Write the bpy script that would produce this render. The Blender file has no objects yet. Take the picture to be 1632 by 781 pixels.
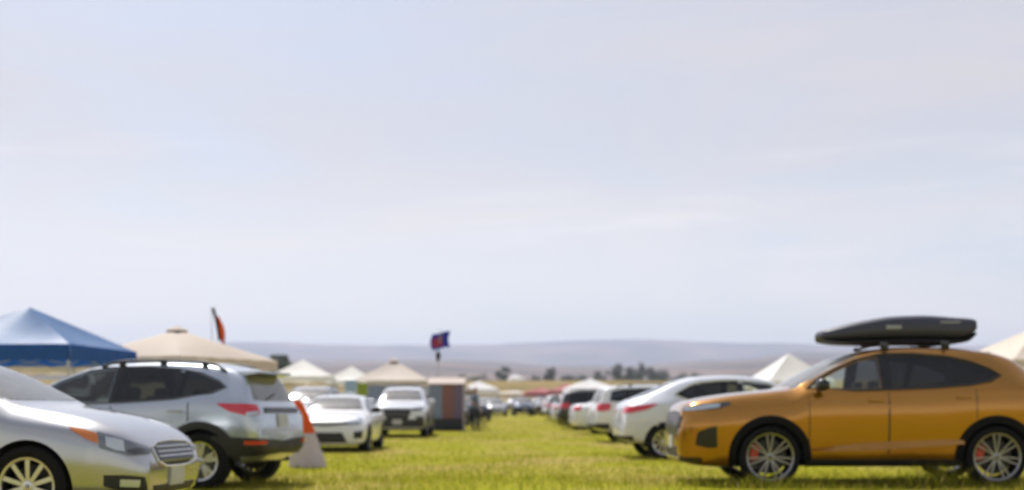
import bpy, bmesh, math, random
from mathutils import Vector, Matrix
from mathutils.bvhtree import BVHTree

random.seed(7)
PI = math.pi
R = math.radians
scene = bpy.context.scene
COL = scene.collection

# ------------------------------------------------------------------ camera geometry (photo is 1632 px wide)
FPX = 1632 * 42 / 36.0
CAMH = 0.945
HORIZON = 655.0


def px2x(px, D):
    return (px - 816.0) / FPX * D


def py2z(py, D):
    return CAMH + (HORIZON - py) / FPX * D


# ------------------------------------------------------------------ small maths
def pchip(pts):
    pts = sorted(pts)
    xs = [p[0] for p in pts]
    ys = [p[1] for p in pts]
    n = len(xs)
    h = [xs[i + 1] - xs[i] for i in range(n - 1)]
    d = [(ys[i + 1] - ys[i]) / h[i] for i in range(n - 1)]
    m = [0.0] * n
    m[0], m[-1] = d[0], d[-1]
    for i in range(1, n - 1):
        if d[i - 1] * d[i] > 0:
            w1 = 2 * h[i] + h[i - 1]
            w2 = h[i] + 2 * h[i - 1]
            m[i] = (w1 + w2) / (w1 / d[i - 1] + w2 / d[i])

    def f(x):
        if x <= xs[0]:
            return ys[0]
        if x >= xs[-1]:
            return ys[-1]
        i = 0
        while x > xs[i + 1]:
            i += 1
        t = (x - xs[i]) / h[i]
        t2, t3 = t * t, t * t * t
        return ((2 * t3 - 3 * t2 + 1) * ys[i] + (t3 - 2 * t2 + t) * h[i] * m[i]
                + (-2 * t3 + 3 * t2) * ys[i + 1] + (t3 - t2) * h[i] * m[i + 1])
    return f


def hash2(x, y):
    v = math.sin(x * 127.1 + y * 311.7) * 43758.5453
    return v - math.floor(v)


def vnoise(x, y):
    xi, yi = math.floor(x), math.floor(y)
    fx, fy = x - xi, y - yi
    fx = fx * fx * (3 - 2 * fx)
    fy = fy * fy * (3 - 2 * fy)
    a, b = hash2(xi, yi), hash2(xi + 1, yi)
    c, d = hash2(xi, yi + 1), hash2(xi + 1, yi + 1)
    return (a + (b - a) * fx) * (1 - fy) + (c + (d - c) * fx) * fy


def fbm(x, y, o=4):
    s, a = 0.0, 0.5
    for _ in range(o):
        s += a * vnoise(x, y)
        x, y, a = x * 2.03, y * 2.03, a * 0.5
    return s


_gz = pchip([(-200, 0), (0, 0), (30, 0), (38, .08), (60, .22), (100, .5), (150, 1.5), (230, 5.2),
             (300, 8.6), (335, 9.0), (420, 8.2), (600, 7.4), (900, 7), (1400, 6)])


def gz(x, y):
    z = _gz(y)
    if y > 120:
        z += (fbm(x / 60., y / 60.) - .5) * 1.2 * min(1, (y - 120) / 100.)
    return z


# ------------------------------------------------------------------ materials
def nmat(name):
    m = bpy.data.materials.new(name)
    m.use_nodes = True
    nt = m.node_tree
    return m, nt, nt.nodes, nt.links, nt.nodes['Principled BSDF']


def pmat(name, c, rough=.5, metal=0., coat=0., var=.12, scale=6., spec=.5, croughness=.04):
    """principled with procedural noise in colour and roughness"""
    m, nt, N, L, b = nmat(name)
    tc = N.new('ShaderNodeTexCoord')
    no = N.new('ShaderNodeTexNoise')
    no.inputs['Scale'].default_value = scale
    no.inputs['Detail'].default_value = 5
    L.new(tc.outputs['Object'], no.inputs['Vector'])
    mx = N.new('ShaderNodeMix')
    mx.data_type = 'RGBA'
    mx.inputs[6].default_value = tuple(v * (1 - var) for v in c) + (1,)
    mx.inputs[7].default_value = tuple(min(1, v * (1 + var)) for v in c) + (1,)
    L.new(no.outputs['Fac'], mx.inputs[0])
    L.new(mx.outputs[2], b.inputs['Base Color'])
    mr = N.new('ShaderNodeMapRange')
    mr.inputs['To Min'].default_value = max(.02, rough * .8)
    mr.inputs['To Max'].default_value = min(1, rough * 1.2)
    L.new(no.outputs['Fac'], mr.inputs['Value'])
    L.new(mr.outputs['Result'], b.inputs['Roughness'])
    b.inputs['Metallic'].default_value = metal
    b.inputs['Specular IOR Level'].default_value = spec
    b.inputs['Coat Weight'].default_value = coat
    b.inputs['Coat Roughness'].default_value = croughness
    return m


def paint(name, c, metal=.55, rough=.32):
    return pmat(name, c, rough, metal, 1.0, .05, 2.5, croughness=.06)


def glass_mat(name, tint, refl=1.0, ior=1.6, sky_glare=.03):
    m, nt, N, L, b = nmat(name)
    N.remove(b)
    out = [n for n in N if n.type == 'OUTPUT_MATERIAL'][0]
    tr = N.new('ShaderNodeBsdfTransparent')
    tr.inputs[0].default_value = tint + (1,)
    gl = N.new('ShaderNodeBsdfGlossy')
    gl.inputs['Roughness'].default_value = .03
    no = N.new('ShaderNodeTexNoise')
    no.inputs['Scale'].default_value = 3
    mr = N.new('ShaderNodeMapRange')
    mr.inputs['To Min'].default_value = .06
    mr.inputs['To Max'].default_value = .12
    L.new(no.outputs['Fac'], mr.inputs['Value'])
    L.new(mr.outputs['Result'], gl.inputs['Roughness'])
    gl.inputs[0].default_value = (.95 * refl, .97 * refl, refl, 1)
    fr = N.new('ShaderNodeFresnel')
    fr.inputs[0].default_value = ior
    mx = N.new('ShaderNodeMixShader')
    L.new(fr.outputs[0], mx.inputs[0])
    L.new(tr.outputs[0], mx.inputs[1])
    L.new(gl.outputs[0], mx.inputs[2])
    # pale film put in for the sky's reflection on the pane
    df = N.new('ShaderNodeBsdfDiffuse')
    df.inputs[0].default_value = (.62, .60, .56, 1)
    nd = N.new('ShaderNodeTexNoise')
    nd.inputs['Scale'].default_value = 5
    nd.inputs['Detail'].default_value = 6
    md = N.new('ShaderNodeMapRange')
    md.inputs['To Min'].default_value = sky_glare * .5
    md.inputs['To Max'].default_value = sky_glare * 1.5
    L.new(nd.outputs['Fac'], md.inputs['Value'])
    m2 = N.new('ShaderNodeMixShader')
    L.new(md.outputs['Result'], m2.inputs[0])
    L.new(mx.outputs[0], m2.inputs[1])
    L.new(df.outputs[0], m2.inputs[2])
    L.new(m2.outputs[0], out.inputs[0])
    return m


def cloth_mat(name, c, trans=.35, var=.06, rough=.75):
    m, nt, N, L, b = nmat(name)
    out = [n for n in N if n.type == 'OUTPUT_MATERIAL'][0]
    no = N.new('ShaderNodeTexNoise')
    no.inputs['Scale'].default_value = 3
    no.inputs['Detail'].default_value = 6
    tc = N.new('ShaderNodeTexCoord')
    L.new(tc.outputs['Object'], no.inputs['Vector'])
    mx = N.new('ShaderNodeMix')
    mx.data_type = 'RGBA'
    mx.inputs[6].default_value = tuple(v * (1 - var) for v in c) + (1,)
    mx.inputs[7].default_value = tuple(min(1, v * (1 + var)) for v in c) + (1,)
    L.new(no.outputs['Fac'], mx.inputs[0])
    L.new(mx.outputs[2], b.inputs['Base Color'])
    b.inputs['Roughness'].default_value = rough
    tl = N.new('ShaderNodeBsdfTranslucent')
    L.new(mx.outputs[2], tl.inputs[0])
    ms = N.new('ShaderNodeMixShader')
    ms.inputs[0].default_value = trans
    L.new(b.outputs[0], ms.inputs[1])
    L.new(tl.outputs[0], ms.inputs[2])
    L.new(ms.outputs[0], out.inputs[0])
    return m


M = {}
M['gold'] = paint('gold_paint', (.43, .185, .006), .72, .20)
M['silver'] = paint('silver_paint', (.42, .43, .45), .8, .22)
M['bluesilver'] = paint('blue_silver_paint', (.46, .51, .58), .65, .24)
M['white'] = paint('white_paint', (.72, .73, .77), 0., .35)
M['pearl'] = paint('pearl_paint', (.63, .66, .74), 0., .35)
M['grey'] = paint('grey_paint', (.20, .21, .22), .6, .32)
M['black'] = paint('black_paint', (.012, .012, .014), .2, .3)
M['darkblue'] = paint('dark_blue_paint', (.02, .035, .09), .4, .3)
M['red'] = paint('red_paint', (.33, .022, .026), .3, .3)
M['maroon'] = paint('maroon_paint', (.11, .015, .02), .4, .3)
M['cream'] = paint('cream_paint', (.62, .56, .46), 0, .35)
M['plastic'] = pmat('black_plastic', (.018, .018, .019), .55)
M['archblack'] = pmat('arch_black', (.006, .006, .007), .7, spec=.15)
M['gloss'] = pmat('gloss_black', (.010, .010, .011), .25, 0, .0)
M['inner'] = pmat('dark_interior', (.02, .02, .022), .8)
M['seat'] = pmat('seat_fabric', (.045, .043, .042), .8)
M['tyre'] = pmat('tyre_rubber', (.010, .010, .010), .85, scale=30, spec=.2)
M['alloy'] = pmat('alloy', (.62, .62, .63), .28, .9)
M['alloygrey'] = pmat('grey_alloy', (.30, .295, .30), .3, .9)
M['alloydark'] = pmat('dark_alloy', (.10, .10, .105), .3, .9)
M['disc'] = pmat('brake_disc', (.05, .048, .046), .5, .6)
M['caliper'] = pmat('red_caliper', (.55, .02, .015), .35, 0, .5)
M['chrome'] = pmat('chrome', (.75, .75, .76), .1, 1.)
M['glass'] = glass_mat('clear_glass', (.90, .97, .92))
M['tint'] = glass_mat('privacy_glass', (.15, .17, .19), 1., 1.5, .012)
M['shield'] = glass_mat('windscreen_glass', (.60, .66, .65), 1., 2.1, .17)  # strongest film, paling the glass like reflected sky
M['lamp'] = pmat('headlamp_lens', (.50, .56, .64), .16, .45, 1.)
M['lampdark'] = pmat('headlamp_housing', (.06, .06, .065), .2, .3, 1.)
M['lampmid'] = pmat('headlamp_lens_grey', (.17, .19, .215), .12, .5, 1.)
M['amber'] = pmat('amber_lens', (.60, .17, .02), .2, 0, 1.)
M['tail'] = pmat('red_lens', (.60, .012, .03), .15, 0, 1.)
M['plate'] = pmat('number_plate', (.45, .46, .47), .4)
M['boxblack'] = pmat('roof_box_shell', (.042, .044, .066), .5, 0, 0, scale=20)
M['badge'] = pmat('pale_badge', (.30, .31, .33), .4)
M['canvas'] = cloth_mat('beige_canvas', (.62, .53, .48), .35)
M['canvaswhite'] = cloth_mat('white_canvas', (.86, .85, .87), .35)
M['sheenblue'] = cloth_mat('blue_canvas_sheen', (.10, .22, .50), .45, .15, .40)  # valance cloth again, paled to paint the sheen on the slopes
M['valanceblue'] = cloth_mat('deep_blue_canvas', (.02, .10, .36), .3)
M['canvascream'] = cloth_mat('cream_canvas', (.68, .60, .53), .3)
M['canvastan'] = cloth_mat('tan_canvas', (.24, .19, .13), .2)
M['ventdark'] = cloth_mat('dark_mesh', (.10, .09, .08), .1)
M['wallblue'] = cloth_mat('pale_blue_cloth', (.30, .36, .52), .35)
M['wallmaroon'] = cloth_mat('maroon_cloth', (.34, .17, .16), .35)
M['wallviolet'] = cloth_mat('violet_cloth', (.24, .18, .29), .3)
M['walldark'] = cloth_mat('charcoal_cloth', (.03, .032, .038), .1)
M['tentleg'] = pmat('steel_leg', (.45, .45, .46), .4, .8)
M['orange'] = cloth_mat('orange_cloth', (.75, .13, .012), .3)
M['palecloth'] = cloth_mat('pale_grey_cloth', (.62, .57, .58), .45)
M['flagblue'] = cloth_mat('blue_flag_cloth', (.06, .09, .40), .6)
M['flagred'] = cloth_mat('red_flag_cloth', (.75, .10, .17), .6)
M['flagblack'] = cloth_mat('black_flag_cloth', (.04, .03, .04), .2)
M['skin'] = pmat('skin', (.42, .24, .17), .55)
M['hair'] = pmat('brown_hair', (.05, .03, .02), .6)
M['shirt'] = pmat('blue_grey_shirt', (.12, .16, .24), .8)
M['trousers'] = pmat('dark_trousers', (.025, .028, .035), .8)
M['shoe'] = pmat('dark_shoe', (.03, .025, .025), .7)
M['limecloth'] = cloth_mat('lime_cloth', (.33, .40, .06), .3)
M['skycloth'] = cloth_mat('sky_blue_cloth', (.40, .52, .66), .3)


# ------------------------------------------------------------------ mesh helpers
class MB:
    def __init__(self):
        self.v, self.f, self.m = [], [], []

    def add(self, vs, fs, mi=0, mat=None):
        o = len(self.v)
        for p in vs:
            p = Vector(p)
            self.v.append(mat @ p if mat is not None else p)
        for f in fs:
            self.f.append([i + o for i in f])
            self.m.append(mi)

    def box(self, c, s, mi=0, rot=None, taper=1.0):
        x, y, z = s[0] / 2, s[1] / 2, s[2] / 2
        t = taper
        vs = [(-x, -y, -z), (x, -y, -z), (x, y, -z), (-x, y, -z),
              (-x * t, -y * t, z), (x * t, -y * t, z), (x * t, y * t, z), (-x * t, y * t, z)]
        mt = Matrix.Translation(Vector(c))
        if rot is not None:
            mt = mt @ rot
        self.add(vs, [(0, 3, 2, 1), (4, 5, 6, 7), (0, 1, 5, 4), (1, 2, 6, 5), (2, 3, 7, 6), (3, 0, 4, 7)], mi, mt)

    def rbox(self, c, s, r=.02, mi=0, rot=None, seg=3):
        bm = bmesh.new()
        bmesh.ops.create_cube(bm, size=1)
        bmesh.ops.scale(bm, vec=Vector(s), verts=bm.verts)
        bmesh.ops.bevel(bm, geom=bm.edges[:], offset=min(r, min(s) * .49), segments=seg, profile=.5, affect='EDGES')
        mt = Matrix.Translation(Vector(c))
        if rot is not None:
            mt = mt @ rot
        bm.verts.index_update()
        self.add([v.co.copy() for v in bm.verts], [[v.index for v in f.verts] for f in bm.faces], mi, mt)
        bm.free()

    def tube(self, pts, r, n=10, mi=0, cap=True):
        pts = [Vector(p) for p in pts]
        rs = r if isinstance(r, (list, tuple)) else [r] * len(pts)
        rings, vs, fs = [], [], []
        prev = None
        for i, p in enumerate(pts):
            t = (pts[min(i + 1, len(pts) - 1)] - pts[max(i - 1, 0)]).normalized()
            a = Vector((0, 0, 1)) if abs(t.z) < .9 else Vector((1, 0, 0))
            if prev is not None:
                a = prev
            u = (a - t * a.dot(t)).normalized()
            prev = u
            w = t.cross(u)
            for k in range(n):
                an = 2 * PI * k / n
                vs.append(p + (u * math.cos(an) + w * math.sin(an)) * rs[i])
        for i in range(len(pts) - 1):
            for k in range(n):
                fs.append((i * n + k, i * n + (k + 1) % n, (i + 1) * n + (k + 1) % n, (i + 1) * n + k))
        if cap:
            fs.append(tuple(range(n - 1, -1, -1)))
            fs.append(tuple((len(pts) - 1) * n + k for k in range(n)))
        self.add(vs, fs, mi)

    def lathe(self, prof, n=40, mi=0, axis='Y', closed=False):
        """prof: (axial, radius)"""
        vs, fs = [], []
        m = len(prof)
        for k in range(n):
            an = 2 * PI * k / n
            c, s = math.cos(an), math.sin(an)
            for (a, r) in prof:
                vs.append((r * c, a, r * s) if axis == 'Y' else (r * c, r * s, a))
        rng = m if closed else m - 1
        for k in range(n):
            for j in range(rng):
                a, b = k * m + j, k * m + (j + 1) % m
                c, d = ((k + 1) % n) * m + (j + 1) % m, ((k + 1) % n) * m + j
                fs.append((a, d, c, b) if axis == 'Y' else (a, b, c, d))
        self.add(vs, fs, mi)

    def mesh(self, name, mats, smooth=True, angle=35):
        me = bpy.data.meshes.new(name)
        me.from_pydata([tuple(v) for v in self.v], [], self.f)
        for mt in (mats if isinstance(mats, (list, tuple)) else [mats]):
            me.materials.append(mt)
        me.polygons.foreach_set('material_index', self.m)
        fin(me, smooth, angle)
        return me

    def build(self, name, mats, parent=None, smooth=True, angle=35):
        return link(name, self.mesh(name, mats, smooth, angle), parent)


def fin(me, smooth=True, angle=35):
    me.update()
    if smooth:
        me.polygons.foreach_set('use_smooth', [True] * len(me.polygons))
        try:
            me.set_sharp_from_angle(angle=R(angle))
        except Exception:
            pass


def link(name, me, parent=None, loc=None):
    o = bpy.data.objects.new(name, me)
    COL.objects.link(o)
    if parent is not None:
        o.parent = parent
    if loc is not None:
        o.location = loc
    return o


def thing(name, label, cat, loc=(0, 0, 0), rz=0., group=None):
    o = bpy.data.objects.new(name, None)
    COL.objects.link(o)
    o.empty_display_size = .2
    o.location = loc
    o.rotation_euler = (0, 0, rz)
    tag(o, label, cat, group)
    return o


def tag(o, label=None, cat=None, group=None, kind=None):
    if label:
        o['label'] = label
    if cat:
        o['category'] = cat
    if group:
        o['group'] = group
    if kind:
        o['kind'] = kind
    return o


KIDS = {}


def copy_tree(o, parent=None, swap=None, skip=()):
    c = o.copy()
    COL.objects.link(c)
    if parent is not None:
        c.parent = parent
    if swap and c.type == 'MESH':
        for i, s in enumerate(c.material_slots):
            if s.material in swap:
                nm = swap[s.material]
                s.link = 'OBJECT'
                s.material = nm
    for ch in list(o.children):
        if ch.name.split('.')[0] in skip:
            continue
        copy_tree(ch, c, swap, skip)
    return c


# ------------------------------------------------------------------ cars
def chaikin(p, it=2):
    for _ in range(it):
        q = [p[0]]
        for a, b in zip(p[:-1], p[1:]):
            q.append((a[0] * .75 + b[0] * .25, a[1] * .75 + b[1] * .25))
            q.append((a[0] * .25 + b[0] * .75, a[1] * .25 + b[1] * .75))
        q.append(p[-1])
        p = q
    return p


def resample(p, n):
    p = [Vector(q) for q in p]
    d = [0.]
    for a, b in zip(p[:-1], p[1:]):
        d.append(d[-1] + (b - a).length)
    out = []
    for i in range(n):
        t = d[-1] * i / (n - 1)
        k = 0
        while k < len(d) - 2 and d[k + 1] < t:
            k += 1
        s = (t - d[k]) / max(1e-9, d[k + 1] - d[k])
        out.append(p[k].lerp(p[k + 1], s))
    return out


class Car:
    def __init__(self, sp, root, paintm, detail=True):
        self.sp, self.root, self.paint, self.detail = sp, root, paintm, detail
        self.top = pchip(sp['top'])
        self.bot = pchip(sp['bot'])
        self.plan = pchip(sp['plan'])
        self.edge = pchip(sp['edge'])
        self.sh = pchip(sp['sh'])
        self.crown = pchip(sp.get('crown', [(-9, .06), (9, .06)]))
        self.x0, self.x1 = sp['tail'], sp['nose']
        self.W = max(p[1] for p in sp['plan'])
        self.make_body()

    def params(self, x):
        zt, zb, w = self.top(x), self.bot(x), self.plan(x)
        zs = min(self.sh(x), zt - .03, zb + .82 * (zt - zb))
        we = min(self.edge(x), w * .93)
        return zt, zb, w, zs, we

    def section(self, x):
        zt, zb, w, zs, we = self.params(x)
        h = zs - zb
        cr = min(self.crown(x), .5 * (zt - zs))
        ze = zt - cr
        ins = self.sp.get('tuck', .05)
        fl = self.sp.get('flank', (.5, .010, .020, .045))
        c = [(0, zb), (w * .75, zb), (w - ins - .02, zb + .03), (w - ins * .5, zb + .22 * h), (w - .004, zb + fl[0] * h),
             (w - fl[1], zb + (.5 + .5 * fl[0]) * h), (w - fl[2], zs - .06 * min(1, h / .4)), (w - fl[3], zs), ((w - fl[3] - .01) * .5 + we * .5 + .012, (zs + ze) * .5),
             (we, ze), (we - .09, zt - .35 * cr), (we * .45, zt - .06 * cr), (0, zt)]
        return chaikin(c, 2)

    def make_body(self):
        x0, x1 = self.x0, self.x1
        n = 78
        xs = []
        for i in range(n):
            t = i / (n - 1)
            e = .5 - .5 * math.cos(PI * t)
            xs.append(x0 + (x1 - x0) * (.55 * e + .45 * t))
        b = MB()
        rings = []
        for x in xs:
            s = self.section(x)
            ring = [(x, y, z) for (y, z) in s] + [(x, -y, z) for (y, z) in s[-2:0:-1]]
            rings.append(ring)
        m = len(rings[0])
        vs = [p for r in rings for p in r]
        fs = []
        for i in range(n - 1):
            for k in range(m):
                fs.append((i * m + k, (i + 1) * m + k, (i + 1) * m + (k + 1) % m, i * m + (k + 1) % m))
        fs.append(tuple(range(m)))
        fs.append(tuple((n - 1) * m + k for k in range(m - 1, -1, -1)))
        b.add(vs, fs)
        me = b.mesh('body', [self.paint, M['inner']])
        bm = bmesh.new()
        bm.from_mesh(me)
        bmesh.ops.recalc_face_normals(bm, faces=bm.faces)
        self.bvh = BVHTree.FromBMesh(bm)
        bm.to_mesh(me)
        bm.free()
        ob = link('body', me, self.root)
        self.body = ob
        cutters = []

        def cutter(mb):
            cm = mb.mesh('cut', [M['inner']])
            cm.materials.append(M['inner'])
            cm.polygons.foreach_set('material_index', [1] * len(cm.polygons))
            q = bmesh.new()
            q.from_mesh(cm)
            bmesh.ops.recalc_face_normals(q, faces=q.faces)
            q.to_mesh(cm)
            q.free()
            co = link('cut', cm)
            cutters.append(co)
            md = ob.modifiers.new('b', 'BOOLEAN')
            md.operation = 'DIFFERENCE'
            md.solver = 'EXACT'
            md.object = co
        # wheel arches
        ar = self.sp['arch']
        for ax in self.sp['axles']:
            for sg in (1, -1):
                mb = MB()
                nn = 40
                ya, yb = sg * (self.W - .36), sg * (self.W + .2)
                r = self.sp['r']
                vs = []
                for yy in (ya, yb):
                    for k in range(nn):
                        a = 2 * PI * k / nn
                        vs.append((ax + ar * math.cos(a), yy, r + ar * math.sin(a)))
                fs = [tuple(range(nn)), tuple(range(2 * nn - 1, nn - 1, -1))]
                for k in range(nn):
                    fs.append((k, nn + k, nn + (k + 1) % nn, (k + 1) % nn))
                mb.add(vs, fs)
                cutter(mb)
        # cabin cavity
        ca, cb = self.sp['cabin']
        fl = .42
        mb = MB()
        vs, fs = [], []
        cn = 24
        for i in range(cn):
            x = ca + (cb - ca) * i / (cn - 1)
            zt, zb, w, zs, we = self.params(x)
            zr = max(zt - .065, fl + .25)
            ze = max(zt - .12, fl + .15)
            z_s = min(zs, ze - .05)
            half = [(w - .13, fl), (w - .11, z_s), (min(we - .07, w - .12), ze), (max(.1, we - .2), zr)]
            ring = half + [(-y, z) for (y, z) in half[::-1]]
            vs += [(x, y, z) for (y, z) in ring]
        for i in range(cn - 1):
            for k in range(8):
                fs.append((i * 8 + k, i * 8 + (k + 1) % 8, (i + 1) * 8 + (k + 1) % 8, (i + 1) * 8 + k))
        fs.append(tuple(range(8)))
        fs.append(tuple((cn - 1) * 8 + k for k in range(7, -1, -1)))
        mb.add(vs, fs)
        cutter(mb)
        # openings
        for (t, bt, glass) in self.sp['side']:
            n2 = 14
            A, B = resample(t, n2), resample(bt, n2)
            poly = [(p.x, p.y) for p in A] + [(p.x, p.y) for p in B[::-1]]
            cx = sum(p[0] for p in poly) / len(poly)
            cz = sum(p[1] for p in poly) / len(poly)
            poly = [(cx + (p[0] - cx) * .965, cz + (p[1] - cz) * .93) for p in poly]
            for sg in (1, -1):
                self.prism(cutter, [(x, sg * (self.W - .42), z) for x, z in poly], [(x, sg * (self.W + .2), z) for x, z in poly])
        for key, xa, xb in (('ws', cb - .9, self.x1), ('rw', ca + .5, self.x0)):
            if key not in self.sp:
                continue
            t, bt = self.sp[key]
            A, B = resample(t, 14), resample(bt, 14)
            poly = [(p.x, p.y) for p in A] + [(p.x, p.y) for p in B[::-1]]
            cz = sum(p[1] for p in poly) / len(poly)
            poly = [(p[0] * .97, cz + (p[1] - cz) * .93) for p in poly]
            self.prism(cutter, [(xa, y, z) for y, z in poly], [(xb, y, z) for y, z in poly])
        dg = bpy.context.evaluated_depsgraph_get()
        dg.update()
        me2 = bpy.data.meshes.new_from_object(ob.evaluated_get(dg))
        ob.modifiers.clear()
        ob.data = me2
        me2.name = 'body'
        fin(me2, True, 32)
        for c in cutters:
            d = c.data
            bpy.data.objects.remove(c)
            bpy.data.meshes.remove(d)

    def prism(self, cutter, a, b):
        mb = MB()
        n = len(a)
        fs = [tuple(range(n)), tuple(range(2 * n - 1, n - 1, -1))]
        for k in range(n):
            fs.append((k, n + k, n + (k + 1) % n, (k + 1) % n))
        mb.add(list(a) + list(b), fs)
        cutter(mb)

    # -------- surface patches thrown on the body skin
    def ray(self, mode, sg, a, b):
        if mode == 'side':
            return Vector((a, sg * 3., b)), Vector((0, -sg, 0))
        if mode == 'front':
            return Vector((6., a * sg, b)), Vector((-1, 0, 0))
        if mode == 'rear':
            return Vector((-6., a * sg, b)), Vector((1, 0, 0))
        if mode == 'top':
            return Vector((a, b * sg, 4.)), Vector((0, 0, -1))
        if mode in ('pf', 'pr'):       # polar about a point inside nose / tail
            th = R(a)
            if mode == 'pf':
                c = Vector((self.x1 - .95, 0, b))
                d = Vector((math.cos(th), sg * math.sin(th), 0))
            else:
                c = Vector((self.x0 + .95, 0, b))
                d = Vector((-math.cos(th), sg * math.sin(th), 0))
            return c + d * 4, -d

    def patch(self, mb, mode, sg, top, bot, off=.004, thick=.014, n=16, rows=6, mi=0, off2=None):
        A, B = resample(top, n), resample(bot, n)
        P = []
        last = None
        for i in range(n):
            for j in range(rows):
                q = A[i].lerp(B[i], j / (rows - 1))
                o, d = self.ray(mode, sg, q.x, q.y)
                h, nr, idx, dist = self.bvh.ray_cast(o, d)
                if h is None:
                    if last is not None:
                        t = (last - o).dot(d)
                        h = o + d * t
                    else:
                        h = o + d * 2.1
                    nr = -d
                last = h
                if nr.dot(d) > 0:
                    nr = -nr
                P.append((h, (nr * .5 - d * .5).normalized()))
        of = [off if off2 is None else off + (off2 - off) * (k % rows) / (rows - 1) for k in range(len(P))]
        vs = [h + nr * of[k] for k, (h, nr) in enumerate(P)] + [h + nr * (of[k] - thick) for k, (h, nr) in enumerate(P)]
        K = n * rows
        fs = []
        for i in range(n - 1):
            for j in range(rows - 1):
                fs.append((i * rows + j, i * rows + j + 1, (i + 1) * rows + j + 1, (i + 1) * rows + j))
        edge = [i * rows for i in range(n)] + [(n - 1) * rows + j for j in range(1, rows)] \
            + [i * rows + rows - 1 for i in range(n - 2, -1, -1)] + [j for j in range(rows - 2, 0, -1)]
        for a, b in zip(edge, edge[1:] + edge[:1]):
            fs.append((a, b, K + b, K + a))
        # orient outward
        c0 = vs[0]
        fa = fs[len(fs) // 4]
        nn = (vs[fs[0][1]] - vs[fs[0][0]]).cross(vs[fs[0][2]] - vs[fs[0][0]])
        if nn.dot(P[0][1]) < 0:
            fs = [f[::-1] for f in fs]
        mb.add(vs, fs, mi)

    def part(self, name, mat, mode, sg, top, bot, parent=None, **k):
        mb = MB()
        self.patch(mb, mode, sg, top, bot, **k)
        return mb.build(name, mat, parent or self.root)

    def yat(self, x, z, sg):
        h = self.bvh.ray_cast(Vector((x, sg * 3, z)), Vector((0, -sg, 0)))[0]
        return h.y if h else sg * self.W

    def zat(self, x, y):
        h = self.bvh.ray_cast(Vector((x, y, 4)), Vector((0, 0, -1)))[0]
        return h.z if h else self.top(x)

    # -------- the usual parts
    def windows(self):
        sp = self.sp
        for (t, b, g) in sp['side']:
            for sg in (1, -1):
                self.part('side_window', M[g], 'side', sg, t, b, off=.003, thick=.006, n=18, rows=6)
        t, b = sp['ws']
        self.part('windscreen', M['shield'], 'front', 1, t, b, off=.003, thick=.006, n=20, rows=8)
        if 'rw' in sp:
            t, b = sp['rw']
            self.part('rear_window', M[sp.get('rwg', 'tint')], 'rear', 1, t, b, off=.003, thick=.006, n=20, rows=8)
        for sg in (1, -1):
            for (t, b) in sp.get('pillars', []):
                self.part('pillar_trim', M['gloss'], 'side', sg, t, b, off=.0045, thick=.012, n=5, rows=6)
            if sp.get('dlo'):
                pts = []
                for (x, z) in sp['dlo']:
                    pts.append((x, self.yat(x, z, sg) + sg * .004, z))
                m2 = MB()
                m2.tube(pts, sp.get('dlor', .011), 6)
                m2.build('window_moulding', M[sp.get('dlomat', 'chrome')], self.root)

    def wheels(self, style, rimmat='alloy', caliper=None, dup=None):
        sp = self.sp
        r = sp['r']
        rr = sp['rim']
        tw = .115
        first = None
        tm = MB()
        prof = [(-tw * .78, rr - .005), (-tw * .95, rr + .012), (-tw * 1.06, rr + (r - rr) * .5), (-tw * .98, r - .03), (-tw * .80, r - .006),
                (-tw * .4, r), (tw * .4, r), (tw * .80, r - .006), (tw * .98, r - .03), (tw * 1.06, rr + (r - rr) * .5), (tw * .95, rr + .012), (tw * .78, rr - .005)]
        tm.lathe(prof, 44)
        for k in (-.35, 0, .35):
            pass
        tyre_me = tm.mesh('tyre', M['tyre'])
        rm = MB()
        o = tw * .80
        rm.lathe([(o, rr + .012), (o + .012, rr + .004), (o + .006, rr - .016), (o - .012, rr - .022)], 44, 0)
        rm.lathe([(o - .012, rr - .022), (o - .03, rr - .028), (-tw * .8, rr - .04), (-tw * .8, rr - .005)], 44, 1)
        rm.lathe([(o - .035, .001), (o - .005, .02), (o - .008, .045), (o - .03, .062), (o - .05, .064)], 24, 0)

        def spoke(an, w0, w1, tilt=0., mi=0):
            rot = Matrix.Rotation(an, 4, 'Y')
            vs = []
            for (rad, wd, dep) in ((.045, w0, -.012), (rr * .55, (w0 + w1) * .5, -.006), (rr - .012, w1, -.004)):
                for (sx, dz) in ((-1, 0), (1, 0), (1, -.03), (-1, -.03)):
                    vs.append(rot @ Vector((sx * wd + tilt * (rad - .045), o + dep + dz, rad)))
            fs = [(0, 1, 2, 3), (11, 10, 9, 8)]
            for q in (0, 4):
                for k in range(4):
                    fs.append((q + k, q + 4 + k, q + 4 + (k + 1) % 4, q + (k + 1) % 4))
            rm.add(vs, fs, mi)
        if style == 'ten':
            for k in range(10):
                spoke(2 * PI * k / 10, .017, .020)
        elif style == 'pair':
            for k in range(7):
                spoke(2 * PI * k / 7 - .15, .009, .0085, .012)
                spoke(2 * PI * k / 7 + .15, .009, .0085, -.012)
        elif style == 'two':
            for k in range(5):
                a = 2 * PI * k / 5
                spoke(a - .20, .020, .030, .02, 0)
                spoke(a + .20, .020, .030, -.02, 0)
                spoke(a + PI / 5, .03, .02, 0, 1)
        else:
            for k in range(5):
                spoke(2 * PI * k / 5, .032, .045)
        rim_me = rm.mesh('rim', [M[rimmat], M['alloydark']], angle=30)
        bm_ = MB()
        bm_.lathe([(-.02, .0), (-.02, rr * .74), (.0, rr * .74), (.0, .08), (.03, .075), (.03, .0)], 32)
        bm_.box((0, -.13, 0), (.09, .2, .09))
        disc_me = bm_.mesh('wheel', M['disc'])
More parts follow.
